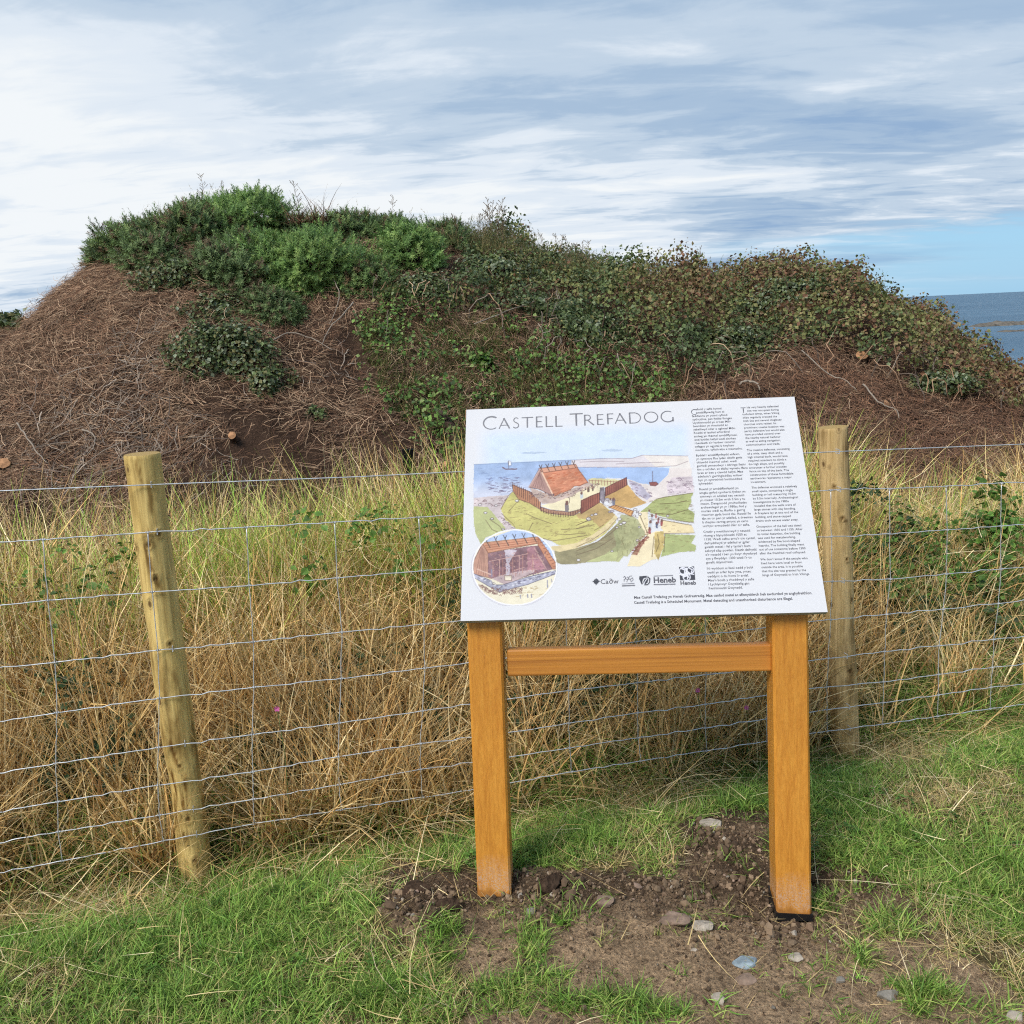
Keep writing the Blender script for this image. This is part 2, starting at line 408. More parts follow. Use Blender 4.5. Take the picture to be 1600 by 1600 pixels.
SOIL = [(590, 1430), (610, 1350), (700, 1340), (745, 1375), (820, 1340), (880, 1362), (960, 1372), (1050, 1352), (1075, 1290), (1130, 1262), (1195, 1262), (1200, 1360), (1280, 1345),
        (1380, 1370), (1450, 1430), (1520, 1500), (1610, 1560), (1720, 1640), (1720, 1750), (660, 1750), (720, 1600), (740, 1545), (650, 1490)]
def soil_mask(px, py):
    j = 34 * fbm(px / 60., py / 30., 51, 4) * 2 + 26 * fbm(px / 11., py / 7., 52, 2)
    return inpoly(px + j, py + j * .6, SOIL)
LUSH = [(140, 1480, 150, 40), (380, 1430, 170, 75), (470, 1350, 120, 45), (1300, 1230, 70, 60), (1400, 1330, 120, 55), (1520, 1380, 120, 60), (1560, 1170, 110, 40), (1180, 1190, 60, 40), (870, 1310, 100, 35), (1180, 1240, 60, 30),
        (560, 1300, 120, 40), (300, 1560, 200, 40), (520, 1560, 140, 45)]
DRYP = [(90, 1420, 150, 55), (1470, 1262, 75, 28), (1550, 1215, 45, 20), (1330, 1305, 48, 16), (640, 1390, 60, 30), (1380, 1420, 130, 35), (1500, 1500, 110, 50), (60, 1520, 60, 20), (690, 1560, 70, 30), (560, 1520, 90, 18), (1430, 1180, 90, 18)]
def blobs(px, py, L):
    v = np.zeros_like(px)
    for a, b, c, d in L: v = np.maximum(v, np.exp(-(((px - a) / c) ** 2 + ((py - b) / d) ** 2)))
    return v

def grow(a, b, s0, fac, far):
    out = [a]; s = s0
    while abs(out[-1]) < far: out.append(out[-1] + s * b); s *= fac
    return out
xs = np.array(grow(-2.4, -1, .05, 1.06, 75)[::-1][:-1] + list(np.arange(-2.4, 2.8, .021)) + grow(2.8, 1, .05, 1.06, 75))
ys = np.array(grow(1.35, -1, .05, 1.15, 60)[::-1][:-1] + list(np.arange(1.35, 3.45, .0170)) + list(np.arange(3.45, 6.3, .1)) + list(np.arange(6.3, 11, .045)) + grow(11, 1, .08, 1.06, 48))
GX, GY = np.meshgrid(xs, ys); GZ = terrain(GX, GY)
V = np.stack([GX, GY, GZ], -1).reshape(-1, 3); nx_, ny_ = len(xs), len(ys)
ii = (np.arange(ny_ - 1)[:, None] * nx_ + np.arange(nx_ - 1)[None]).ravel()
Fg = np.stack([ii, ii + 1, ii + nx_ + 1, ii + nx_], -1)
x, y = V[:, 0], V[:, 1]; px, py = proj(V); d = y - fence_y(x)
behind_cam = y < .5; px = np.where(behind_cam, 300, px); py = np.where(behind_cam, 1500, py)
sm = soil_mask(px, py).astype(float) * (d < 0)
f1 = fbm(x * 6, y * 6, 61, 4); f2 = fbm(x * 1.7, y * 1.7, 62, 3); f3 = fbm(x * 22, y * 22, 63, 3)
thatch = np.array([.145, .115, .055]); dsoil = np.array([.105, .072, .047]); sand = np.array([.38, .268, .168]); msoil = np.array([.060, .037, .026])
Cg = thatch * (1 + 1.2 * f1[:, None])
sandy = np.clip(sstep(1385, 1480, py) * 1.25 + 1.5 * f1 + .5 * f3 - .05, 0, 1)[:, None]
soilc = dsoil * (1 - sandy) + sand * sandy
soilc = soilc * (1 + .9 * f3[:, None])
Cg = Cg * (1 - sm[:, None]) + soilc * sm[:, None]
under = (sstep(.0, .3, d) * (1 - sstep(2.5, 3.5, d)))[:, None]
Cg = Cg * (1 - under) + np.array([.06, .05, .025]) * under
mo = sstep(2.5, 3.5, d)[:, None]
brown = sstep(.0, .25, -f2 + .05)[:, None]
mc = msoil * (1 + 1.3 * f1[:, None]) * (1 + .5 * f3[:, None])
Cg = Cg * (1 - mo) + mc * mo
mt, nt, N, L = new_mat('earth')
at = N('ShaderNodeAttribute'); at.attribute_name = 'Col'; tcn = N('ShaderNodeTexCoord')
n1 = NX(N, L, 'ShaderNodeTexNoise', tcn.outputs['Object'], 90, 6, .7); n2 = NX(N, L, 'ShaderNodeTexVoronoi', tcn.outputs['Object'], 130)
g1 = ramp(N, L, n1.outputs[0], [(.3, (.35, .33, .32)), (.5, (.95, .93, .9)), (.72, (1.8, 1.72, 1.6))])
cc = mixc(N, L, 1., at.outputs['Color'], g1, 'MULTIPLY')
pe = ramp(N, L, n2.outputs['Distance'], [(.08, (1, 1, 1)), (.16, (0, 0, 0))])
nz = NX(N, L, 'ShaderNodeTexNoise', tcn.outputs['Object'], 37, 2)
pg = ramp(N, L, nz.outputs[0], [(.60, (0, 0, 0)), (.64, (1, 1, 1))])
fac = mixc(N, L, 1., pe, pg, 'MULTIPLY')
cc = mixc(N, L, fac, cc, (.30, .25, .19))
ha = N('ShaderNodeMath'); L(n1.outputs[0], ha.inputs[0]); L(fac, ha.inputs[1])
M['earth'] = finish(mt, nt, N, L, cc, .95, ha.outputs[0], 1., .02, .1)
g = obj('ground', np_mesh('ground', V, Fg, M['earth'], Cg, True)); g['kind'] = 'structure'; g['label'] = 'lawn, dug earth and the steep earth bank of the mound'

# ------------------------------------------------------------------ sea, reef
mt, nt, N, L = new_mat('sea_water'); tcn = N('ShaderNodeTexCoord')
w1 = NX(N, L, 'ShaderNodeTexNoise', tcn.outputs['Object'], .35, 6, .6, 0, (.35, 1., 1)); w2 = NX(N, L, 'ShaderNodeTexNoise', tcn.outputs['Object'], .02, 4, .6, 0, (.25, 1., 1))
c = ramp(N, L, w2.outputs[0], [(.35, (.045, .10, .155)), (.65, (.085, .16, .225))])
c = mixc(N, L, ramp(N, L, w1.outputs[0], [(.62, (0, 0, 0)), (.75, (.5, .5, .5))]), c, (.35, .42, .48))
M['sea'] = finish(mt, nt, N, L, c, .42, w1.outputs[0], .9, 1.2, .35)
s = 40000
V = np.array([[-s, -s, -8.], [s, -s, -8.], [s, s, -8.], [-s, s, -8.]]); o = obj('sea', np_mesh('sea', V, np.array([[0, 1, 2, 3]]), M['sea'])); o['kind'] = 'structure'; o['label'] = 'blue grey sea out to the horizon'
M['reef'] = mat_simple('reef_rock', (.13, .115, .095), .9, .2, 0, .8, .5, .5)
def reef(name, pxa, pya, pxb, h, w, label, seed):
    A = ground_pt(pxa, pya, -8.); B = ground_pt(pxb, pya - (pxb - pxa) * .047, -8.)
    n = 90; mrow = 12; t = np.linspace(0, 1, n)[:, None]; u = np.linspace(-1, 1, mrow)[None]
    base = A + (B - A) * t; prof = np.sqrt(np.clip(1 - u ** 2, 0, 1)); X = base[:, 0:1] + 0 * u; Y = base[:, 1:2] + u * w * (1 + .8 * fbm(t * 9, t * 0, seed, 3))
    Z = -8.4 + prof * h * (.55 + 1.3 * (fbm(t * 14 + 0 * u, u * 2 + 0 * t, seed + 3, 4) + .5)) * np.clip(t * 12, 0, 1) * np.clip((1 - t) * 12, 0, 1)
    V = np.stack([X, Y, Z], -1).reshape(-1, 3); ii = (np.arange(n - 1)[:, None] * mrow + np.arange(mrow - 1)[None]).ravel()
    o = obj(name, np_mesh(name, V, np.stack([ii, ii + 1, ii + mrow + 1, ii + mrow], -1), M['reef']))
    tag(o, label, 'rocks'); center(o, tuple(V.mean(0)))
reef('rock_reef', 1512, 511, 1720, 1.15, 5, 'long low rocky reef lying out in the sea behind the mound', 5)
reef('low_rock', 1560, 519, 1640, .6, 3, 'small dark rock awash just in front of the long reef', 15)

# ------------------------------------------------------------------ information board
PW, PH = .98637 * .984, .68223 * .984
yaw, tilt = math.radians(-4.0935), math.radians(38.1665)
BL = CP + (np.array([-.15440658, 2.48655495, .78627662]) - CP) * .984
PX = np.array([math.cos(yaw), math.sin(yaw), 0]); PYh = np.array([-PX[1], PX[0], 0])
PV = math.cos(tilt) * np.array([0, 0, 1.]) + math.sin(tilt) * PYh; PN = np.cross(PX, PV)      # PN looks up and to the viewer
if PN[2] < 0: PN = -PN
def uv(px, py):
    P = plane_pt(px, py, BL, PN) - BL; return P @ PX, P @ PV
def on_panel(u, v, h=.0004): return BL + np.asarray(u)[..., None] * PX + np.asarray(v)[..., None] * PV + PN * h
LD = np.array([.0188, .1303, .9913]); LD = LD - PX * (LD @ PX) * .7; LD /= np.linalg.norm(LD)   # leg direction, leaning back
foot = ground_pt(746, 1400, terrain(-.15, 2.4))
LN = np.cross(PX, LD); LN /= np.linalg.norm(LN)
if LN[1] > 0: LN = -LN                                          # towards the viewer
info = empty('information_board', (float(foot[0] + .45), float(foot[1] + .02), 0.), 'white printed information board on two orange brown timber legs in the dug earth', 'information board')
def wood_mat(name, c0, c1, c2, base=False):
    mt, nt, N, L = new_mat(name); t = N('ShaderNodeTexCoord'); v = t.outputs['Object']
    n1 = NX(N, L, 'ShaderNodeTexNoise', v, 95, 5, .6, .1, (1, 1, .009)); n2 = NX(N, L, 'ShaderNodeTexNoise', v, 420, 3, .6, 0, (1, 1, .008))
    n3 = NX(N, L, 'ShaderNodeTexNoise', v, 6, 3, .5, 0, (1, 1, .4))
    c = ramp(N, L, n1.outputs[0], [(.28, c0), (.5, c1), (.72, c2)])
    c = mixc(N, L, .6, c, ramp(N, L, n2.outputs[0], [(.3, (.72, .70, .68)), (.6, (1.08, 1.08, 1.08))]), 'MULTIPLY')
    c = mixc(N, L, .45, c, ramp(N, L, n3.outputs[0], [(.3, (.84, .82, .8)), (.7, (1.1, 1.1, 1.08))]), 'MULTIPLY')
    if base:       # dried earth splashed on the foot of the leg
        sp = N('ShaderNodeSeparateXYZ'); L(v, sp.inputs[0])
        nn = NX(N, L, 'ShaderNodeTexNoise', v, 260, 3, .7); n4 = NX(N, L, 'ShaderNodeTexNoise', v, 12, 3, .6)
        a = N('ShaderNodeMath'); a.operation = 'MULTIPLY_ADD'; L(n4.outputs[0], a.inputs[0]); a.inputs[1].default_value = .10; L(sp.outputs[2], a.inputs[2])
        hgt = ramp(N, L, a.outputs[0], [(.075, (0, 0, 0)), (.09, (1, 1, 1)), (.17, (.0, .0, .0))])
        spk = ramp(N, L, nn.outputs[0], [(.40, (0, 0, 0)), (.62, (.75, .75, .75))])
        c = mixc(N, L, mixc(N, L, 1., hgt, spk, 'MULTIPLY'), c, (.52, .40, .31))
        dk = ramp(N, L, a.outputs[0], [(.07, (.55, .55, .55)), (.085, (0, 0, 0))])
        c = mixc(N, L, dk, c, (.22, .10, .045))
    return finish(mt, nt, N, L, c, .42, n1.outputs[0], .12, .004, .45)
M['oak'] = wood_mat('stained_timber', (.50, .190, .024), (.60, .250, .034), (.67, .300, .046), True)
M['rail'] = wood_mat('stained_rail_timber', (.34, .125, .022), (.50, .20, .032), (.60, .26, .045))
M['board'] = mat_simple('white_panel', (.60, .60, .62), .6, .15, 0, 3, .015)
M['edge'] = mat_simple('panel_edge', (.36, .37, .33), .6, .3, 0, 30, .15)
M['black'] = mat_simple('black_rubber', (.012, .012, .013), .35, .5, 0, 30, .2)
TH = .018
# panel body: face and a grey core edge
V, Fb = box_vf(BL - PN * TH, PX * PW, PV * PH, PN * (TH - .0012)); panel = obj('panel', np_mesh('panel', V, Fb, M['edge']), info)
V, Fb = box_vf(BL - PN * .0012 - PX * .0006 - PV * .0006, PX * (PW + .0012), PV * (PH + .0012), PN * .0012); obj('printed_face', np_mesh('printed_face', V, Fb, M['board']), panel)
LW = .095; CH = .006
def leg(front_px, side, zdrop=0.):
    """chamfered square post cut at the top to the slope of the panel"""
    P = plane_pt(front_px[0], front_px[1], foot, LN)
    sg = 1 if side == 'l' else -1
    prof = [(0, CH), (CH, 0), (LW - CH, 0), (LW, CH), (LW, LW - CH), (LW - CH, LW), (CH, LW), (0, LW - CH)]
    if sg < 0: prof = [(a - LW, b) for a, b in prof]
    bot = np.array([P + PX * a - LN * b for a, b in prof]); bot = bot - LD * .0
    q0 = BL - PN * (TH + .0005); tt = ((q0 - bot) @ PN) / (LD @ PN); top = bot + LD * tt[:, None]
    n = 8; mid = [bot + (top - bot) * s for s in np.linspace(0, 1, 14)]
    V = np.concatenate(mid); F = [np.array([[r_ * n + j, r_ * n + (j + 1) % n, (r_ + 1) * n + (j + 1) % n, (r_ + 1) * n + j] for r_ in range(13) for j in range(n)]),
                                  np.array([list(range(n))[::-1], list(range(13 * n, 14 * n))])]
    return V, F, P
for fp, side in (((746, 1401), 'l'), ((1268.7, 1430), 'r')):
    V, Fb, P = leg(fp, side)
    lo = empty if False else None
    me = np_mesh('leg', V, Fb, M['oak'])
    o = bpy.data.objects.new('leg', me); COL.objects.link(o); o.parent = info
    ctr = P + PX * (LW / 2 if side == 'l' else -LW / 2) - LN * LW / 2
    me.transform(Matrix.Translation(-Vector(ctr))); o.location = Vector(ctr) - info.location
    if side == 'r':
        a = P - PX * (LW + .003) + LN * .003 - LD * .015
        V, Fb = box_vf(a, PX * (LW + .005), -LN * (LW + .006), LD * .017)
        V[4] += LD * .006; V[7] += LD * .035
        b = obj('base_shoe', np_mesh('base_shoe', V, Fb, M['black']), o); b['label'] = 'thin black shoe wrapped under the foot of the leg'
        rfoot = P
# rail
rp = plane_pt(794, 1016, foot - LN * .022, LN); rq = plane_pt(794, 1057, foot - LN * .022, LN)
hgt = abs((rp - rq) @ LD)
xr = (plane_pt(1200, 1030, foot - LN * .022, LN) - rp) @ PX
V, Fb = box_vf(rp - LD * hgt - PX * .004, PX * (xr + .014), -LN * .045, LD * hgt)
mer = np_mesh('cross_rail', V, Fb, M['rail'])
o = bpy.data.objects.new('cross_rail', mer); COL.objects.link(o); o.parent = info; cc_ = V.mean(0)
# grain runs along the rail: the mesh is stored standing up and turned
Rz = np.stack([np.cross(-LN, PX), -LN, PX], -1)
V2 = (V - cc_) @ Rz; mer.vertices.foreach_set('co', V2.astype(np.float32).ravel()); mer.update()
o.matrix_local = Matrix.Translation(Vector(cc_) - info.location) @ Matrix([[*Rz[0], 0], [*Rz[1], 0], [*Rz[2], 0], [0, 0, 0, 1]])
bv = o.modifiers.new('bevel', 'BEVEL'); bv.width = .004; bv.segments = 2

# ---- print: flat inks on the panel
def srgb(c):
    c = np.asarray(c, float) / 255.; return np.where(c <= .04045, c / 12.92, ((c + .055) / 1.055) ** 2.4)
INK = tuple(srgb((84, 84, 92)))
GREY = tuple(srgb((118, 118, 124)))
M['ink'] = mat_simple('dark_ink', INK, .4, .3, 0, 3, .02); M['tink'] = mat_simple('title_ink', GREY, .4, .3, 0, 3, .02)
def panel_mesh(name, uvp, faces, mat, h=.0005, parent=None):
    uvp = np.asarray(uvp); return obj(name, np_mesh(name, on_panel(uvp[:, 0], uvp[:, 1], h), faces, mat), parent or panel)
def stroke(pts, w0, w1=None):
    """flat ribbon along a polyline (2-D) with mitred joints"""
    pts = np.asarray(pts, float); w1 = w0 if w1 is None else w1; n = len(pts)
    w = np.linspace(w0, w1, n) if not isinstance(w0, np.ndarray) else w0
    T = np.gradient(pts, axis=0); T /= np.linalg.norm(T, axis=1)[:, None] + 1e-12; Nn = np.stack([-T[:, 1], T[:, 0]], -1)
    A = pts + Nn * w[:, None] / 2; B = pts - Nn * w[:, None] / 2
    V = np.stack([A, B], 1).reshape(-1, 2); F = np.array([[2 * i, 2 * i + 1, 2 * i + 3, 2 * i + 2] for i in range(n - 1)])
    return V, F
def arc(cx, cy, rx, ry, a0, a1, n=22):
    a = np.radians(np.linspace(a0, a1, n)); return np.stack([cx + rx * np.cos(a), cy + ry * np.sin(a)], -1)
# capital letters in a unit box (x right, y up); widths are fractions of the height
def glyph(ch):
    S = []
    if ch == 'C': S = [(arc(.62, .5, .56, .49, 52, 308, 30), 1., .55)]
    elif ch == 'G': S = [(arc(.55, .5, .50, .49, 55, 318, 30), .6, .95), ([(.93, .03), (.93, .42)], 1., 1.)]
    elif ch == 'O': S = [(arc(.5, .5, .46, .48, 90, 270, 20), .6, .95), (arc(.5, .5, .46, .48, 270, 450, 20), .95, .6)]
    elif ch == 'A': S = [([(.04, 0), (.47, .97)], .7, .6), ([(.45, 1.), (.96, 0)], 1.05, 1.05), ([(.22, .33), (.78, .33)], .65, .65)]
    elif ch == 'S': S = [(np.concatenate([arc(.52, .75, .33, .21, 35, 180, 12), arc(.52, .74, .33, .20, 190, 255, 6), arc(.47, .26, .38, .24, 75, -90, 16), arc(.47, .25, .38, .23, -95, -150, 6)]), .6, .8)]
    elif ch == 'T': S = [([(.0, .955), (1., .955)], .7, .7), ([(.5, .95), (.5, 0)], 1., 1.)]
    elif ch == 'E': S = [([(.14, 1.), (.14, 0)], 1., 1.), ([(.1, .965), (.95, .965)], .65, .65), ([(.14, .53), (.85, .53)], .65, .65), ([(.1, .035), (1., .035)], .65, .75)]
    elif ch == 'F': S = [([(.14, 1.), (.14, 0)], 1., 1.), ([(.1, .965), (1., .965)], .65, .7), ([(.14, .52), (.88, .52)], .65, .65)]
    elif ch == 'L': S = [([(.14, 1.), (.14, 0)], 1., 1.), ([(.1, .04), (1., .04)], .65, .75)]
    elif ch == 'R': S = [([(.1, 1.), (.1, 0)], 1., 1.), (np.concatenate([[(.1, .96)], arc(.34, .73, .32, .235, 90, -90, 14), [(.14, .5)]]), .65, .7), ([(.36, .5), (.98, 0)], .85, 1.05)]
    elif ch == 'D': S = [([(.08, 1.), (.08, 0)], 1., 1.), (np.concatenate([[(.06, .965)], arc(.40, .5, .54, .465, 85, -85, 22), [(.06, .035)]]), .65, .65)]
    return S
def letters(name, spec, off, sc_, mat, wfrac=.115):
    parts = []
    for ch, x0, x1, yt, yb in spec:
        u0, v0 = uv(off[0] + x0 / sc_, off[1] + yb / sc_); u1, v1 = uv(off[0] + x1 / sc_, off[1] + yt / sc_)
        ub, vb = uv(off[0] + x1 / sc_, off[1] + yb / sc_ - (x1 - x0) / sc_ * .045)
        w, h = ub - u0, v1 - v0
        for P, a, b in glyph(ch):
            P = np.asarray(P, float) * [w, h] + [u0, v0]
            V, F_s = stroke(P, a * wfrac * h, b * wfrac * h); parts.append((V, F_s))
    V, Fs, _ = join(parts); return panel_mesh(name, V, Fs, mat, .0006)
letters('title_word', [('C', 70, 180, 103, 207), ('A', 195, 285, 115, 202), ('S', 303, 360, 110, 197), ('T', 375, 465, 107, 193), ('E', 485, 540, 103, 190), ('L', 560, 622, 100, 187), ('L', 637, 695, 98, 185)], (740, 630), 5., M['tink'])
letters('title_word', [('T', 752, 855, 77, 178), ('R', 862, 942, 88, 175), ('E', 962, 1020, 86, 170), ('F', 1043, 1095, 80, 166), ('A', 1103, 1195, 77, 162), ('D', 1215, 1312, 70, 160), ('O', 1333, 1445, 65, 153), ('G', 1463, 1567, 60, 149)],
        (740, 630), 5., M['tink'])
letters('drop_capital', [('C', 190, 268, 92, 170)], (1060, 630), 9.41, M['ink'], .13)
letters('drop_capital', [('T', 85, 168, 178, 268)], (1150, 620), 10.67, M['ink'], .13)
def text_block(name, lines, u, v, pitch, xs_, size, mat, bold=0.):
    """lines of lettering, first baseline at (u, v) on the panel"""
    cu = bpy.data.curves.new(name, 'FONT'); cu.body = '\n'.join(lines); cu.size = 1.; cu.resolution_u = 2; cu.offset = bold
    cu.space_line = 2.; cu.fill_mode = 'FRONT'
    to = bpy.data.objects.new(name, cu); COL.objects.link(to)
    dg = bpy.context.evaluated_depsgraph_get(); me = bpy.data.meshes.new_from_object(to.evaluated_get(dg))
    bpy.data.objects.remove(to)
    co = np.zeros(len(me.vertices) * 3, np.float32); me.vertices.foreach_get('co', co); co = co.reshape(-1, 3)
    k = np.clip(np.floor((-co[:, 1] + 1.3) / 2), 0, len(lines) - 1); yy = co[:, 1] + 2 * k
    U = u + co[:, 0] * xs_; Vv = v - k * pitch + yy * size
    P = on_panel(U, Vv, .0006); me.vertices.foreach_set('co', P.astype(np.float32).ravel()); me.materials.clear(); me.materials.append(mat); me.update()
    return obj(name, me, panel)
def width1(s):
    cu = bpy.data.curves.new('w', 'FONT'); cu.body = s; cu.size = 1.; to = bpy.data.objects.new('w', cu); COL.objects.link(to)
    bpy.context.view_layer.update(); w = to.dimensions[0]; bpy.data.objects.remove(to); return w
WELSH = [["Cafodd y safle hynod", "amddiffynedig hwn ei", "feddiannu yn ystod cyfnod", "cythryblus, pan fyddai llongau", "Llychlynnaidd yn croesi Môr", "Iwerddon yn rheolaidd ac", "ysbeiliwyd nifer o eglwysi Môn.", "Roedd ei leoliad arfordirol", "amlwg yn rhannol amddiffynnol,", "ond byddai hefyd wedi sicrhau", "rheolaeth o'r harbwr naturiol", "cyfagos yn ogystal â hwyluso", "mordwyo, cyfathrebu a masnachu."],
    ["Byddai'r amddiffynfeydd enfawr,", "yn cynnwys ffos lydan ddofn gyda", "chlawdd mewnol uchel, wedi", "gorfodi ymosodwyr i ddringo llethr", "6m o uchder, ac efallai wynebu ffens", "bren ar ben y clawdd hefyd. Mae", "adeiladu'r gwrthgloddiau enfawr", "hyn yn cynrychioli buddsoddiad", "sylweddol."],
    ["Roedd yr amddiffynfeydd yn", "amgáu gofod cymharol fychan yn", "cynnwys un adeilad neu neuadd", "yn mesur 10.5m wrth 5.5m y tu", "mewn. Dangosodd ymchwiliadau", "archaeolegol yn yr 1980au fod y", "muriau wedi eu ffurfio o gerrig", "mawrion gyda bond clai. Roedd lle", "tân yn un pen yr adeilad, a draeniau", "â chapiau carreg arnynt yn cario", "unrhyw ormodedd dŵr o'r safle."],
    ["Credir y meddiannwyd y neuadd", "rhwng y blynyddoedd 1050 ac", "1150. Wedi cefnu arno'r tro cyntaf,", "defnyddiwyd yr adeilad ar gyfer", "gwaith metel - fel y tystia'r bum", "aelwyd siâp powlen. Daeth defnydd", "o'r neuadd i ben yn llwyr rhywbryd", "cyn y flwyddyn 1300 wedi i'r to", "gwellt ddymchwel."],
    ["Ni wyddom ai lleol oedd y bobl", "oedd yn arfer byw yma, ynteu", "oeddynt o du hwnt i'r ardal.", "Mae'n bosib y rhoddwyd y safle", "i Lychlynwyr Gwyddelig gan", "frenhinoedd Gwynedd."]]
ENGL = [["This very heavily defended", "site was occupied during", "turbulent times, when Viking", "ships regularly crossed the", "Irish Sea and several Anglesey", "churches were raided. Its", "prominent coastal location was", "partly defensive but would also", "have provided control over", "the nearby natural harbour", "as well as aiding navigation,", "communication and trade."],
    ["The massive defences, consisting", "of a wide, deep ditch and a", "high internal bank, would have", "required attackers to climb a", "6m high slope, and possibly", "encounter a further wooden", "fence on top of the bank. The", "construction of these formidable", "earthworks represents a major", "investment."],
    ["The defences enclosed a relatively", "small space, containing a single", "building or hall measuring 10.5m", "by 5.5m internally. Archaeological", "investigations in the 1980s", "revealed that the walls were of", "large stones with clay bonding.", "A fireplace lay at one end of the", "building, and stone-capped", "drains took excess water away."],
    ["Occupation of the hall was dated", "to between 1050 and 1150. After", "its initial desertion, the building", "was used for metalworking,", "evidenced by five bowl-shaped", "hearths. The building finally went", "out of use sometime before 1300", "after the thatched roof collapsed."],
    ["We don't know if the people who", "lived here were local or from", "outside the area. It is possible", "that the site was granted by the", "kings of Gwynedd to Irish Vikings."]]
def column(paras, px_third, px_last, px_end, ref, indent):
    u0, v3 = uv(*px_third); u1, vl = uv(*px_last); ue, _ = uv(*px_end)
    nl = sum(len(p) for p in paras) - 1; gap = .55
    pitch = (v3 - vl) / (nl - 2 + gap * (len(paras) - 1)); xs_ = (ue - u1 if ref[1] else ue - u0) / width1(ref[0])
    uu = (u0 + u1) / 2; v = v3 + 2 * pitch; size = xs_ * 1.0
    for k, p in enumerate(paras):
        if k == 0:
            first = p[0][1:]
            text_block('text_paragraph', [first, p[1]], uu + indent, v, pitch, xs_, size, M['ink'], .006)
            text_block('text_paragraph', p[2:], uu, v - 2 * pitch, pitch, xs_, size, M['ink'], .006)
        else: text_block('text_paragraph', p, uu, v, pitch, xs_, size, M['ink'], .006)
        v -= (len(p) + gap) * pitch
column(WELSH, (1081.3, 651.8), (1107.3, 921), (1159.9, 703.3), ("mordwyo, cyfathrebu a masnachu.", 0), .0125)
column(ENGL, (1159.8, 648.8), (1191.4, 900.3), (1265.3, 898.2), ("kings of Gwynedd to Irish Vikings.", 1), .0150)
for s_, a, b in (("Mae Castell Trefadog yn Heneb Gofrestredig. Mae canfod metel ac aflonyddwch heb awdurdod yn anghyfreithlon.", (990.5, 935.5), (1268.5, 928)),
                 ("Castell Trefadog is a Scheduled Monument. Metal detecting and unauthorised disturbance are illegal.", (990.5, 943.5), (1238.5, 937))):
    u0, v0 = uv(*a); u1, _ = uv(*b); xs_ = (u1 - u0) / width1(s_)
    text_block('text_line', [s_], u0, v0, .01, xs_, xs_ * 1.05, M['ink'], .018)
# logo words (zoom x 4 of 900,860)
def word(s_, x0, yb, x1, hfac, bold, mat=None):
    u0, v0 = uv(900 + x0 / 4., 860 + yb / 4.); u1, _ = uv(900 + x1 / 4., 860 + yb / 4. - (x1 - x0) / 4. * .03); xs_ = (u1 - u0) / width1(s_)
    text_block('logo_lettering', [s_], u0, v0, .01, xs_, xs_ * hfac, mat or M['ink'], bold)
word('Heneb', 484, 203, 620, 1.0, .03); word('Heneb', 652, 216, 747, 1.0, .03); word('Ca\u2202w', 152, 210, 264, 1.0, .004)

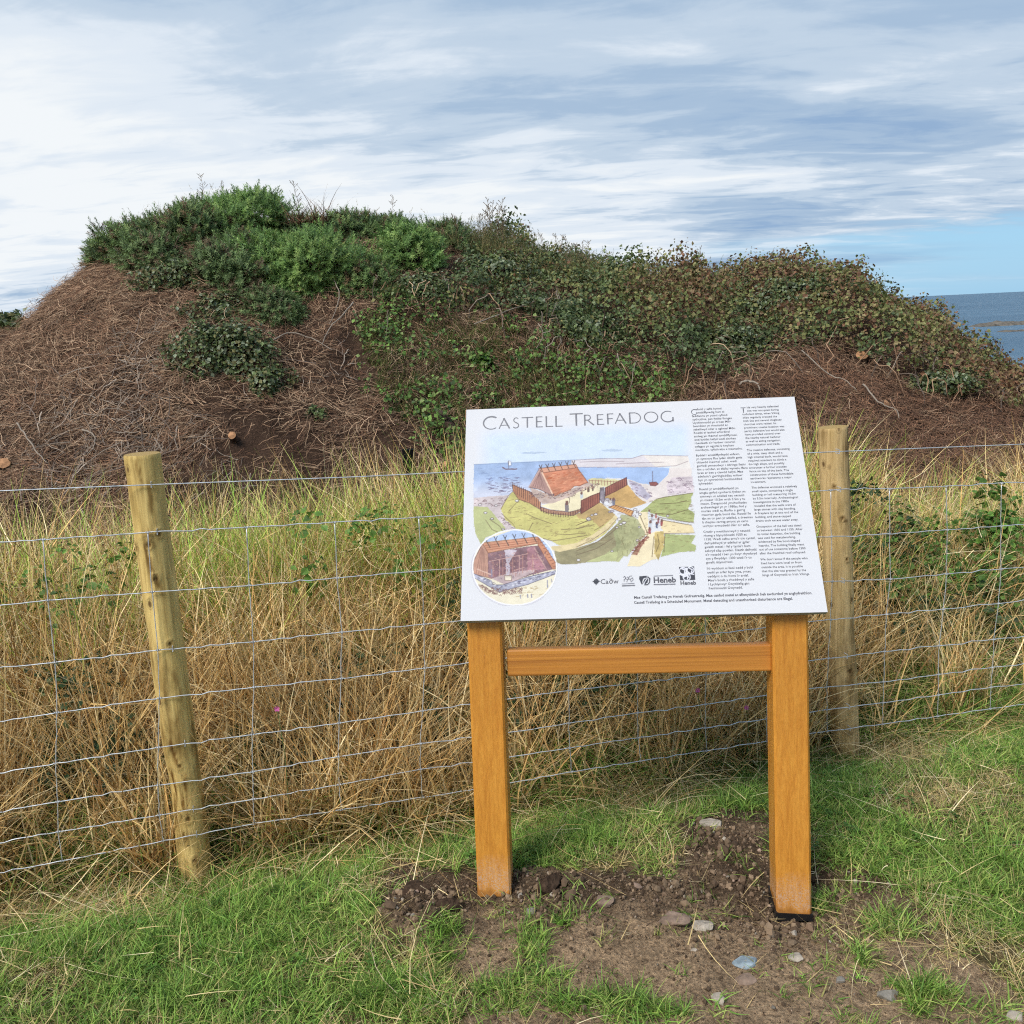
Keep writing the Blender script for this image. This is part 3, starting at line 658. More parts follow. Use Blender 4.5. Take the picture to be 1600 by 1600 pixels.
# ---- painted picture: a fine raster of ink cells laid on the panel
class Canvas:
    def __init__(s, corners, cell):
        us, vs = uv(np.array([c[0] for c in corners], float), np.array([c[1] for c in corners], float))
        s.u0, s.v0 = us.min(), vs.min(); s.n = int((us.max() - s.u0) / cell) + 1; s.m = int((vs.max() - s.v0) / cell) + 1; s.cell = cell
        gu, gv = np.meshgrid(s.u0 + np.arange(s.n) * cell, s.v0 + np.arange(s.m) * cell)
        P = on_panel(gu, gv, 0); s.px, s.py = proj(P)
        s.rgb = np.ones((s.m, s.n, 3)) * np.array([.876, .876, .892]); s.a = np.zeros((s.m, s.n))
        s.tex = fbm(s.px / 5., s.py / 3., 91, 4); s.tex2 = fbm(s.px / 14., s.py / 9., 92, 3); s.gr = fbm(s.px * 1.1, s.py * .9, 97, 2)
    def put(s, mask, col, al=1., vary=.10):
        c = np.asarray(col, float) / 255.
        c = c[None, None] * (1 + vary * s.tex2 * 2 + vary * s.tex)[..., None]
        mk = (mask * al)[..., None]; s.rgb = s.rgb * (1 - mk) + c * mk; s.a = np.maximum(s.a, mask * al)
    def poly(s, pts, col, al=1., vary=.12, edge=None, ew=.7, wob=1.2):
        jx = wob * s.tex * 1.6; mk = inpoly(s.px + jx, s.py - jx * .7, pts).astype(float)
        s.put(mk, col, al, vary)
        if edge is not None: s.line(list(pts) + [pts[0]], edge, ew)
    def line(s, pts, col=(80, 60, 60), w=.7, al=.75, dash=0.):
        pts = np.asarray(pts, float); D = np.full(s.px.shape, 1e9)
        for (x0, y0), (x1, y1) in zip(pts[:-1], pts[1:]):
            ex, ey = x1 - x0, y1 - y0; l2 = ex * ex + ey * ey + 1e-9
            sel = (s.px > min(x0, x1) - 3) & (s.px < max(x0, x1) + 3) & (s.py > min(y0, y1) - 3) & (s.py < max(y0, y1) + 3)
            qx, qy = s.px[sel], s.py[sel]; t = np.clip(((qx - x0) * ex + (qy - y0) * ey) / l2, 0, 1)
            D[sel] = np.minimum(D[sel], np.hypot(qx - x0 - t * ex, qy - y0 - t * ey))
        mk = np.clip((w * (1 + 1.2 * s.tex) - D) / .6 + .5, 0, 1)
        if dash: mk = mk * (s.tex2 > dash - .5)
        s.put(mk, col, al, .0)
    def emit(s, name, lift, x0=0, x1=9999):
        ok = (s.a > .02) & (s.px >= x0) & (s.px < x1); sel = ok[:-1, :-1] | ok[1:, :-1] | ok[:-1, 1:] | ok[1:, 1:]
        rgb = np.clip(s.rgb + .05 * (s.gr * s.a)[..., None], 0, 1); lin = np.where(rgb <= .04045, rgb / 12.92, ((rgb + .055) / 1.055) ** 2.4) * .815
        gu, gv = np.meshgrid(s.u0 + np.arange(s.n) * s.cell, s.v0 + np.arange(s.m) * s.cell)
        V = on_panel(gu, gv, lift).reshape(-1, 3); ii = (np.arange(s.m - 1)[:, None] * s.n + np.arange(s.n - 1)[None])[sel]
        Fq = np.stack([ii, ii + 1, ii + s.n + 1, ii + s.n], -1); used = np.zeros(len(V), bool); used[Fq.ravel()] = True
        mp = np.cumsum(used) - 1; V = V[used]; C = lin.reshape(-1, 3)[used]
        return obj(name, np_mesh(name, V, mp[Fq], M['print'], C), panel)
def ZA(*p): return [(740 + a / 8., 700 + b / 8.) for a, b in p]
def ZB(*p): return [(900 + a / 8., 700 + b / 8.) for a, b in p]
def ZC(*p): return [(730 + a / 10.667, 820 + b / 10.667) for a, b in p]
def ZD(*p): return [(720 + a / 4.444, 610 + b / 4.444) for a, b in p]
cv = Canvas([(736, 668), (1100, 650), (1105, 895), (730, 948)], .0014)
rc = np.random.RandomState(3)
# sky wash
sx, sy = cv.px, cv.py
skym = sstep(738, 775, sx) * (1 - sstep(1062, 1086, sx)) * sstep(664, 690, sy + (sx - 740) * .04) * (sy < 732)
cv.put(skym, (203, 221, 243), .9, .03)
for q in (ZA((590, 60), (640, 50), (740, 68), (900, 58), (760, 75), (620, 76)), ZB((300, 30), (450, 8), (600, 25), (520, 45), (380, 45)), ZD((420, 435), (500, 425), (600, 432), (520, 440))): cv.poly(q, (160, 180, 205), .55, .05)
# sea
cv.poly(ZA((5, 205), (1100, 155), (1640, 130), (1640, 400), (900, 480), (300, 640), (0, 640)), (150, 176, 218), .95, .10)
cv.put(inpoly(sx, sy, ZA((5, 330), (700, 300), (700, 640), (0, 640))).astype(float) * sstep(740, 775, sy), (214, 216, 232), .85, .06)
cv.line(ZA((5, 207), (1100, 157), (1600, 135)), (110, 130, 165), .6, .5)
for k in range(26):
    a = rc.uniform(20, 640); b = rc.uniform(230, 620); l = rc.uniform(30, 120); cv.line(ZA((a, b), (a + l, b - 6)), (90, 110, 165), .4, .4)
# far land
cv.poly(ZB((-60, 155), (0, 150), (300, 135), (700, 130), (830, 90), (1400, 100), (1405, 180), (1250, 225), (1000, 238), (-60, 240)), (216, 208, 212), 1, .05)
cv.poly(ZB((830, 92), (1400, 100), (1440, 250), (1440, 400), (1160, 300), (1180, 235), (1000, 238)), (232, 222, 212), .9, .04)
for q in (ZB((0, 150), (350, 133), (700, 130), (830, 90), (1400, 100)), ZB((-60, 243), (500, 240), (1000, 238), (1250, 222), (1400, 165)), ZB((50, 178), (300, 165), (600, 170)), ZB((500, 200), (800, 185), (1100, 178))): cv.line(q, (130, 110, 120), .5, .55)
# lagoon
cv.poly(ZB((-60, 246), (1000, 242), (1170, 250), (1150, 335), (1010, 470), (800, 440), (640, 385), (400, 372), (100, 380), (20, 250)), (160, 188, 232), 1, .07)
cv.poly(ZB((1170, 250), (1440, 260), (1450, 360), (1480, 550), (1130, 605), (880, 690), (740, 560), (640, 385), (800, 440), (1000, 475), (1160, 335)), (226, 214, 208), 1, .06)
cv.poly(ZB((650, 400), (800, 450), (900, 560), (950, 600), (890, 650), (780, 590), (700, 500)), (178, 172, 196), .8, .2)
cv.poly(ZB((1130, 470), (1200, 370), (1460, 355), (1470, 550), (1150, 590)), (206, 190, 198), .8, .2)
for k in range(70):
    if k < 35: a, b = rc.uniform(650, 930), rc.uniform(400, 640)
    else: a, b = rc.uniform(1130, 1450), rc.uniform(370, 590)
    if k < 35 and b < 380 + (a - 650) * .6: continue
    r0 = rc.uniform(8, 26); cv.line(ZB((a, b), (a + r0, b - r0 * .3), (a + r0 * 1.6, b + r0 * .3)), (110, 85, 105), .5, .6)
# left shore
cv.poly(ZA((0, 625), (280, 600), (440, 590), (400, 700), (340, 780), (400, 900), (520, 1010), (400, 1040), (240, 830), (170, 745), (0, 730)), (212, 196, 196), 1, .15)
for k in range(60):
    a, b = rc.uniform(150, 560), rc.uniform(370, 560); l = rc.uniform(15, 50); cv.line(ZA((a, b), (a + l, b + rc.uniform(-8, 8))), (95, 80, 110), .5, .55)
for k in range(45):
    t = rc.uniform(0, 1); a, b = (rc.uniform(10, 420), rc.uniform(630, 730)) if t < .5 else (220 + t * 230 + rc.uniform(-40, 40), 730 + t * 260 + rc.uniform(-20, 20))
    r0 = rc.uniform(8, 24); cv.line(ZA((a, b), (a + r0, b - r0 * .5), (a + r0 * 1.8, b)), (110, 80, 85), .5, .6)
GRN = (188, 193, 128); YEL = (205, 196, 112)
cv.poly(ZA((0, 730), (180, 742), (240, 815), (400, 1000), (380, 1045), (150, 1120), (90, 1210), (20, 1060), (0, 900)), GRN, 1, .08)
# outer ditch and mound
cv.poly(ZD((650, 1105), (800, 1095), (950, 1050), (1050, 960), (1130, 880), (1190, 890), (1230, 960), (1240, 1000), (1170, 1090), (1100, 1185), (1000, 1180), (870, 1195), (800, 1205), (700, 1208), (655, 1190)), (152, 143, 104), 1, .15)
cv.poly(ZD((1060, 980), (1150, 890), (1215, 900), (1245, 1000), (1180, 1085), (1100, 1190), (1000, 1185), (960, 1190), (870, 1195), (1000, 1140), (1080, 1080)), (160, 164, 112), .9, .15)
cv.poly(ZD((870, 1190), (1000, 1140), (1120, 1110), (1170, 1095), (1100, 1190), (980, 1185)), (190, 194, 130), .9, .1)
cv.poly(ZA((490, 545), (440, 600), (340, 765), (400, 900), (530, 1010), (700, 1040), (850, 1130), (980, 1165), (1060, 1210), (1280, 1220), (1460, 1190), (1640, 1080), (1780, 930), (1760, 830), (1600, 690), (1400, 790), (1250, 845), (1000, 830), (830, 770)), YEL, 1, .09)
cv.poly(ZB((490, 835), (530, 870), (420, 1010), (220, 1160), (0, 1255), (-200, 1300), (-330, 1270), (-330, 1235), (0, 1190), (200, 1090), (360, 970)), (226, 205, 150), 1, .1)
cv.poly(ZB((0, 830), (60, 800), (290, 680), (340, 700), (400, 770), (490, 830), (450, 880), (300, 1000), (200, 900), (30, 880)), (192, 160, 100), 1, .12)
cv.poly(ZB((350, 620), (480, 545), (620, 470), (645, 460), (760, 600), (880, 690), (690, 752), (500, 722), (420, 640)), (208, 163, 95), 1, .12)
for q in (ZB((0, 1240), (200, 1150), (400, 1015), (500, 900)), ZB((0, 970), (120, 920), (200, 900)), ZB((0, 1010), (160, 960)), ZB((230, 1030), (350, 960)), ZA((660, 820), (760, 870), (980, 950)), ZA((350, 820), (500, 960), (520, 1010)),
          ZA((440, 790), (550, 670), (580, 640)), ZA((690, 1030), (740, 935)), ZA((1020, 1075), (1180, 1085), (1400, 1060)), ZA((1100, 1020), (1300, 1010), (1500, 960)), ZA((870, 1130), (980, 1162), (1200, 1130), (1460, 1085)),
          ZA((340, 765), (430, 600), (490, 545)), ZA((1300, 960), (1450, 900)), ZA((150, 900), (230, 1020), (300, 1050)), ZA((200, 890), (330, 980), (360, 1040)), ZB((0, 1290), (220, 1200), (420, 1080), (560, 960)), ZB((0, 1340), (250, 1260), (460, 1130)),
          ZB((600, 1000), (590, 1150)), ZB((640, 980), (650, 1100)), ZB((690, 960), (700, 1080))): cv.line(q, (100, 78, 60), .5, .65)
# right greens and tracks
cv.poly(ZB((800, 800), (880, 740), (980, 650), (1120, 610), (1470, 560), (1440, 620), (1440, 690), (1400, 760), (1480, 810), (1470, 930), (1250, 905), (1050, 850), (890, 800)), (170, 178, 108), 1, .12)
cv.poly(ZB((560, 830), (700, 850), (790, 900), (900, 1060), (780, 1190), (640, 1360), (560, 1350), (500, 1420), (560, 1180), (500, 1000)), (170, 170, 118), .9, .15)
cv.poly(ZB((1110, 1075), (1500, 1090), (1440, 1190), (1505, 1220), (1490, 1290), (1300, 1300), (1060, 1360), (1100, 1200)), (170, 180, 112), 1, .08)
cv.poly(ZB((790, 800), (890, 800), (905, 900), (905, 1080), (1000, 1040), (1105, 1040), (1040, 1380), (940, 1400), (800, 1480), (640, 1480), (700, 1330), (880, 1100), (780, 900)), (240, 222, 178), 1, .05)
cv.poly(ZB((1090, 900), (1450, 965), (1480, 1060), (1105, 1068), (1060, 1000)), (240, 218, 165), 1, .06)
cv.poly(ZB((980, 1060), (1090, 1040), (1110, 1120), (1090, 1250), (1030, 1400), (980, 1320)), (196, 170, 100), 1, .2)
cv.poly(ZB((700, 1330), (780, 1190), (880, 1100), (900, 1120), (800, 1260), (770, 1340)), (190, 130, 105), .9, .25)
for q in (ZB((900, 820), (1050, 870), (1250, 905), (1470, 935)), ZB((990, 820), (1200, 830), (1400, 770)), ZB((1000, 640), (1120, 612), (1460, 562)), ZB((950, 1360), (975, 1100)), ZB((1090, 905), (1440, 965)), ZB((1100, 1070), (1480, 1062)),
          ZB((1020, 1080), (1040, 1200), (1000, 1300)), ZB((1110, 1080), (1100, 1300)), ZB((780, 800), (900, 1080), (700, 1330)), ZB((1050, 700), (1250, 690), (1380, 660))): cv.line(q, (95, 75, 50), .55, .7)
for k in range(60):
    a, b = rc.uniform(900, 1440), rc.uniform(640, 900); cv.line(ZB((a, b), (a + rc.uniform(15, 60), b + rc.uniform(-6, 6))), (120, 125, 65), .4, .45)
for k in range(50):
    a, b = rc.uniform(500, 880), rc.uniform(870, 1300)
    if a + .5 * b < 960 or a > 900 - (b - 1080) * .5 and b > 1080: continue
    cv.line(ZB((a, b), (a + rc.uniform(-6, 6), b + rc.uniform(15, 45))), (105, 100, 60), .4, .5)
def rocks(pts, Z, col=(228, 224, 222), s0=12, s1=24):
    for a, b in pts:
        r0 = rc.uniform(s0, s1); an = np.linspace(0, 2 * PI, 7)[:-1] + rc.uniform(0, 1)
        cv.poly(Z(*[(a + math.cos(t) * r0 * 1.4 * rc.uniform(.8, 1.1), b + math.sin(t) * r0 * .85 * rc.uniform(.8, 1.1)) for t in an]), col, 1, .05, (90, 75, 80), .45, .3)
rocks([(160, 890), (200, 840), (245, 830), (510, 995), (560, 955), (600, 935), (540, 890), (740, 770), (770, 800), (730, 850), (450, 1290), (770, 1155), (790, 990), (800, 830), (30, 1400), (1145, 850)], ZB)
rocks([(540, 660), (150, 810), (230, 885), (370, 1015), (1440, 885), (80, 710), (280, 720)], ZA)
for k in range(55):
    t = rc.uniform(0, 1); a = 900 - 190 * t + rc.uniform(-50, 30); b = 1080 + 250 * t + rc.uniform(-30, 20)
    cv.line(ZB((a, b), (a + 14, b - 6), (a + 22, b + 4)), (120, 60, 50), .5, .7)
# yard, palisades and bridge
cv.poly(ZA((840, 720), (1000, 680), (1200, 590), (1500, 450), (1600, 420), (1640, 600), (1350, 690), (1350, 765), (1200, 795), (960, 765)), (236, 222, 180), 1, .06)
cv.poly(ZB((150, 395), (200, 375), (540, 395), (560, 420), (380, 490), (300, 470), (160, 440)), (214, 205, 150), 1, .08)
cv.poly(ZA((485, 455), (590, 505), (700, 545), (840, 620), (835, 770), (700, 690), (560, 640), (495, 545)), (190, 128, 92), 1, .14, (95, 60, 55), .6)
cv.poly(ZA((830, 735), (960, 775), (1200, 800), (1350, 765), (1350, 780), (1250, 845), (1100, 835), (930, 815), (830, 775)), (176, 128, 100), 1, .15, (80, 50, 50), .5)
cv.poly(ZB((65, 660), (200, 595), (295, 560), (295, 680), (60, 825)), (160, 92, 74), 1, .15, (90, 50, 50), .6)
cv.poly(ZB((365, 500), (500, 430), (630, 370), (640, 462), (500, 540), (365, 605)), (158, 92, 76), 1, .15, (90, 50, 50), .6)
for k in range(14):
    t = k / 13.; a = 490 + 345 * t; b = 455 + 180 * t; cv.line(ZA((a, b - 22), (a + 2, b + 95 + 30 * t)), (90, 58, 55), .55, .8)
for k in range(18):
    t = k / 17.; a = 845 + 520 * t; b = 745 + 70 * math.sin(t * PI); cv.line(ZA((a, b), (a, b + 50)), (85, 55, 55), .5, .8)
for k in range(11):
    t = k / 10.; cv.line(ZB((68 + 225 * t, 650 - 95 * t), (68 + 225 * t, 810 - 130 * t)), (95, 50, 50), .5, .8); cv.line(ZB((370 + 260 * t, 495 - 125 * t), (370 + 262 * t, 600 - 140 * t)), (95, 50, 50), .5, .8)
for k in range(11):
    t = k / 10.; cv.line(ZB((165 + 380 * t, 400 + 15 * t), (168 + 380 * t, 460 + 10 * t)), (150, 95, 80), .5, .8)
cv.line(ZB((160, 405), (560, 425)), (150, 95, 80), .5, .7)
cv.poly(ZB((410, 740), (480, 712), (720, 790), (690, 855)), (228, 165, 95), 1, .1, (110, 70, 50), .6)
for k in range(9): t = k / 8.; cv.line(ZB((440 + 250 * t, 735 + 85 * t), (480 + 235 * t, 715 + 72 * t)), (130, 75, 50), .5, .7)
cv.poly(ZB((300, 500), (350, 495), (360, 640), (340, 700), (300, 640)), (135, 125, 135), 1, .3, (70, 60, 70), .5)
rocks([(390, 640), (430, 670), (450, 790), (420, 800), (470, 650)], ZB, (190, 180, 188))
# people: small standing strokes of colour
def folk(Z, a, b, h, col): cv.line(Z((a, b), (a, b - h)), col, h / 26., .95); cv.line(Z((a, b - h), (a, b - h * 1.25)), (120, 80, 70), h / 34., .95)
for Z, a, b, h, cl_ in ((ZA, 1165, 780, 80, (125, 115, 120)), (ZA, 1350, 620, 50, (190, 200, 205)), (ZA, 1430, 540, 35, (120, 95, 80)), (ZA, 1490, 520, 32, (140, 110, 80)), (ZB, 470, 700, 55, (110, 115, 140)), (ZB, 430, 690, 45, (200, 195, 190)),
                    (ZB, 915, 830, 40, (200, 205, 215)), (ZB, 950, 900, 48, (180, 185, 200)), (ZB, 930, 990, 60, (190, 195, 205)), (ZB, 1000, 870, 38, (180, 100, 90)), (ZB, 1030, 930, 40, (150, 90, 100)), (ZB, 1010, 990, 45, (70, 80, 120)), (ZB, 1070, 960, 45, (160, 70, 70)), (ZB, 920, 1060, 50, (170, 80, 80)),
                    (ZB, 160, 540, 30, (110, 90, 80)), (ZB, 210, 530, 30, (110, 90, 80)), (ZA, 900, 640, 60, (120, 110, 125)), (ZA, 840, 600, 40, (180, 130, 120))): folk(Z, a, b, h, cl_)
cv.line(ZA((1205, 600), (1195, 690)), (100, 80, 80), .45, .8)
for k in range(40):
    a = rc.uniform(700, 1300); b = 560 + (a - 700) * .12 + rc.uniform(-20, 50)
    if a > 1000: b = 640 - (a - 1000) * .25 + rc.uniform(-5, 25)
    cv.line(ZA((a, b), (a + 12, b - 10), (a + 20, b + 5)), (110, 80, 85), .55, .7)
# great hall
cv.poly(ZA((690, 490), (985, 600), (1210, 520), (1430, 430), (1500, 450), (1220, 600), (1000, 690), (860, 700), (760, 600)), (192, 168, 156), 1, .2)
cv.poly(ZA((820, 262), (860, 310), (985, 600), (830, 520), (690, 490)), (172, 132, 122), 1, .15, (90, 65, 65), .6)
for a in (740, 770, 800, 830, 860, 890): cv.line(ZA((a, 480 + (a - 740) * .25), (815 + (a - 740) * .12, 300 + abs(a - 815) * .5)), (110, 75, 75), .4, .6)
cv.poly(ZA((845, 300), (1290, 240), (1430, 430), (1330, 470), (1250, 480), (1210, 520), (1000, 607)), (206, 126, 92), 1, .16, (130, 75, 55), .6)
cv.poly(ZA((815, 255), (1275, 205), (1300, 245), (860, 312)), (216, 152, 122), 1, .1, (120, 70, 55), .55)
cv.line(ZA((855, 310), (1000, 605)), (240, 200, 170), 1.1, .95); cv.line(ZA((830, 262), (690, 490)), (200, 170, 165), .9, .9)
for k in range(90):
    t, q = rc.uniform(0, 1), rc.uniform(.1, .97); a = 860 + q * 145 + t * (430 - q * 10); b = 310 + q * 290 - t * (60 + q * 110)
    cv.line(ZA((a, b), (a + rc.uniform(15, 50), b - rc.uniform(2, 12))), (190, 88, 50) if k % 2 else (240, 165, 120), .45, .6)
for k in range(6): a = 850 + k * 82; b = 300 - k * 11; cv.line(ZA((a + 15, b), (a - 30, b - 85)), (80, 60, 55), .55, .9); cv.line(ZA((a - 10, b - 40), (a + 5, b - 90)), (80, 60, 55), .5, .9)
for k in range(420):                         # pen hatching over the land
    if k < 230: a, b = rc.uniform(350, 1500), rc.uniform(640, 1190); Zf = ZA; ok_ = inpoly(np.array([a]), np.array([b]), [(490, 560), (345, 780), (520, 1000), (850, 1120), (1100, 1200), (1480, 1160), (1600, 900), (1550, 760), (1250, 860), (1000, 850), (820, 790)])[0]
    else: a, b = rc.uniform(20, 1450), rc.uniform(620, 1330); Zf = ZB; ok_ = not inpoly(np.array([a]), np.array([b]), [(0, 780), (60, 640), (300, 480), (640, 360), (640, 470), (300, 680), (60, 830)])[0] and b < 1180 + .1 * a and not (620 < a < 1050 and b > 1040)
    if ok_: l = rc.uniform(10, 42); cv.line(Zf((a, b), (a + l, b - l * rc.uniform(-.1, .35))), (125, 98, 68), .38, .55)
for k in range(130):                         # stones and people inside the yard
    a = rc.uniform(690, 1560); b = 600 + rc.uniform(-25, 30) if a < 1000 else 610 - (a - 1000) * .27 + rc.uniform(-22, 26)
    cv.line(ZA((a, b), (a + rc.uniform(6, 16), b - rc.uniform(-4, 10))), (105, 80, 88) if k % 3 else (190, 150, 120), .6, .75)
# boats
cv.poly(ZA((430, 165), (465, 163), (472, 215), (435, 222)), (240, 240, 245), 1, .02, (110, 110, 125), .4); cv.line(ZA((365, 245), (400, 265), (520, 265), (540, 262)), (110, 80, 90), .9, .9); cv.line(ZA((440, 155), (440, 260)), (90, 80, 90), .5, .8)
cv.line(ZB((957, 295), (960, 430)), (100, 80, 90), .5, .8); cv.poly(ZB((915, 430), (1000, 425), (1030, 450), (990, 475), (930, 468)), (160, 90, 85), 1, .2, (90, 50, 60), .5)
# round inset
ccx, ccy = ZC((790, 712))[0]
def ell(k): return [(ccx + 65.6 * k * math.cos(t) , ccy + 58.8 * k * math.sin(t)) for t in np.linspace(0, 2 * PI, 60)[:-1]]
cv.poly(ell(1.0), (236, 226, 196), 1, .04, None, 0, 0)
inm = inpoly(cv.px, cv.py, ell(.985)).astype(float); keep_rgb, keep_a = cv.rgb.copy(), cv.a.copy()
cv.poly(ZC((150, 300), (790, 80), (1300, 150), (1500, 700), (1300, 500), (1150, 200)), (178, 200, 238), 1, .12)
cv.poly(ZC((100, 620), (260, 300), (350, 420), (350, 800), (420, 900), (100, 820)), (190, 140, 118), 1, .12, (100, 65, 65), .5)
cv.poly(ZC((350, 470), (1100, 345), (1250, 350), (1440, 740), (1050, 840), (620, 990), (350, 860)), (140, 104, 112), 1, .22)
cv.poly(ZC((1000, 400), (1120, 350), (1300, 740), (1000, 760)), (176, 120, 130), .9, .2)
cv.poly(ZC((440, 560), (1000, 480), (1010, 700), (800, 760), (440, 880)), (128, 90, 98), .8, .28)
cv.poly(ZC((400, 900), (620, 830), (850, 780), (1150, 740), (1100, 800), (620, 1000)), (196, 172, 172), .9, .15)
cv.poly(ZC((620, 420), (760, 410), (830, 430), (740, 560), (700, 640), (720, 720), (700, 840), (640, 840), (650, 640)), (215, 210, 222), .75, .15)
cv.poly(ZC((250, 300), (1180, 200), (1240, 300), (350, 470)), (212, 146, 112), 1, .12, (110, 70, 55), .5)
cv.poly(ZC((1180, 200), (1250, 300), (1480, 640), (1470, 740), (1420, 740), (1180, 340)), (208, 136, 100), 1, .12, (120, 70, 55), .5)
for k in range(9): a = 1215 + k * 28; b = 300 + k * 50; cv.line(ZC((a, b), (a + 60, b - 20)), (140, 80, 60), .5, .8)
for k in range(3): cv.line(ZC((300 + k * 15, 350 + k * 35), (1220, 235 + k * 35)), (160, 85, 60), .5, .7)
for k in range(6): a = 320 + k * 155; b = 330 - k * 18; cv.line(ZC((a + 60, b + 50), (a - 30, b - 120)), (70, 65, 65), .6, .9); cv.line(ZC((a, b - 50), (a + 25, b - 115)), (70, 65, 65), .5, .9)
for a, b, c_, d_ in ((540, 590, 540, 860), (870, 510, 870, 780), (370, 610, 1000, 485), (1110, 370, 1320, 740), (1040, 560, 1180, 560), (1100, 600, 1100, 740), (750, 770, 950, 710)): cv.line(ZC((a, b), (c_, d_)), (205, 160, 150), .7, .85)
for a in (150, 190, 230, 270, 310): cv.line(ZC((a, 810 + (a - 150) * .3), (235 + (a - 150) * .25, 380 + (a - 150) * .2)), (130, 85, 80), .4, .6)
cv.line(ZC((170, 740), (400, 830)), (225, 185, 165), .8, .9)
for k in range(190):
    a, b = rc.uniform(380, 1320), rc.uniform(430, 900)
    if b < 470 - (a - 380) * .13 or b > 980 - (a - 380) * .22: continue
    l = rc.uniform(8, 34); cc_1 = ((205, 150, 130), (95, 66, 84), (225, 190, 165), (160, 90, 80))[k % 4]; cv.line(ZC((a, b), (a + l * (k % 3 > 0), b + l * (k % 3 < 2))), cc_1, .42, .7)
for k in range(5): a = 430 + k * 165; cv.line(ZC((a, 870 - k * 22), (a, 610 - k * 30)), (196, 140, 120), .5, .7)
WALL = (170, 170, 190)
cv.poly(ZC((100, 810), (400, 930), (430, 1000), (600, 1000), (1000, 870), (1480, 760), (1470, 820), (1000, 1000), (640, 1090), (540, 1130), (420, 1060), (110, 880)), WALL, 1, .2, (80, 75, 95), .5)
for k in range(95):
    t = rc.uniform(0, 1)
    if t < .35: a = 120 + t / .35 * 460; b = 860 + (t / .35) * 190 + rc.uniform(-35, 25)
    else: a = 600 + (t - .35) / .65 * 860; b = 1050 - (t - .35) / .65 * 260 + rc.uniform(-35, 25)
    cv.line(ZC((a, b), (a + 28, b - 6)), (95, 90, 115) if k % 2 else (225, 225, 232), .55, .75)
cv.poly(ZC((620, 850), (740, 850), (740, 930), (630, 930)), (232, 220, 195), 1, .15, (120, 90, 80), .5)
for k in range(110):
    a = rc.uniform(150, 900); b = 930 + (a - 150) * .22 + rc.uniform(60, 170)
    if a > 560: b = 1060 + rc.uniform(30, 130) - (a - 560) * .12
    cv.line(ZC((a, b), (a + 20, b - 18), (a + 34, b + 4)), (120, 80, 75), .5, .65)
for k in range(30): a = rc.uniform(800, 1350); b = rc.uniform(1010, 1200); cv.line(ZC((a, b), (a + rc.uniform(15, 60), b - 4)), (170, 140, 90), .45, .6)
for a, b, h in ((1340, 1040, 110), (1410, 950, 40), (890, 1220, 40), (1010, 1210, 50), (1075, 1210, 50), (410, 860, 110)): cv.line(ZC((a, b), (a - 5, b - h)), (140, 140, 165), .9, .9)
cv.rgb = cv.rgb * inm[..., None] + keep_rgb * (1 - inm)[..., None]; _g = cv.rgb.mean(-1, keepdims=True); cv.rgb = (cv.rgb * .86 + _g * .14) * .94 + .06 * np.array([.88, .86, .88]); cv.a = cv.a * inm + keep_a * (1 - inm)
cv.line([*ell(1.0), ell(1.0)[0]], (240, 238, 240), 1.0, .9); cv.line([*ell(1.03)[8:34]], (170, 165, 185), .5, .5)
cv.emit('painted_picture', .0003)
# ---- marks of the logos
lg = Canvas([(922, 880), (1092, 875), (1092, 920), (922, 925)], .0008)
def ZL(*p): return [(900 + a / 4., 860 + b / 4.) for a, b in p]
DK = (74, 76, 84)
def circ(cx, cy, r, n=26): return ZL(*[(cx + r * math.cos(t), cy + r * math.sin(t) * 1.0) for t in np.linspace(0, 2 * PI, n)])
lg.line(circ(126, 194, 13), DK, .75, 1.); lg.line(ZL((106, 195), (146, 193)), DK, .7, 1.); lg.line(ZL((126, 176), (126, 213)), DK, .7, 1.)
lg.line(ZL((120, 188), (132, 200)), DK, .8, 1.); lg.line(ZL((132, 188), (120, 200)), DK, .8, 1.)
# small walking beast over two lines of small print
for q in (((303, 163), (312, 170), (308, 178), (322, 182), (340, 180), (352, 172)), ((322, 182), (318, 196)), ((340, 182), (345, 196)), ((328, 180), (334, 162), (348, 160)), ((330, 178), (322, 166)), ((308, 178), (300, 184), (302, 192)), ((352, 172), (358, 184), (350, 192)), ((298, 168), (304, 163))):
    lg.line(ZL(*q), (105, 105, 112), .55, .9)
lg.line(ZL((288, 210), (364, 206)), (120, 120, 128), .55, .9, 0); lg.line(ZL((290, 222), (366, 219)), (95, 95, 102), .8, .9, 0)
# square with a leaf-shaped swirl
lg.poly(ZL((395, 162), (447, 158), (440, 165), (420, 178), (414, 196), (418, 210), (410, 214), (395, 180)), DK, 1, 0, None, 0, 0)
lg.line(ZL((432, 170), (450, 166), (461, 178), (460, 200), (448, 214), (430, 216)), DK, .8, 1.)
lg.poly(ZL((424, 214), (420, 196), (428, 180), (446, 172), (452, 184), (446, 202), (434, 212)), DK, 1, 0, None, 0, 0); lg.line(ZL((444, 176), (430, 196), (424, 214)), (225, 225, 232), .6, 1.)
lg.line(ZL((488, 161), (604, 156)), (95, 95, 104), .55, .9); lg.line(ZL((488, 214), (618, 211)), (95, 95, 104), .75, .9)
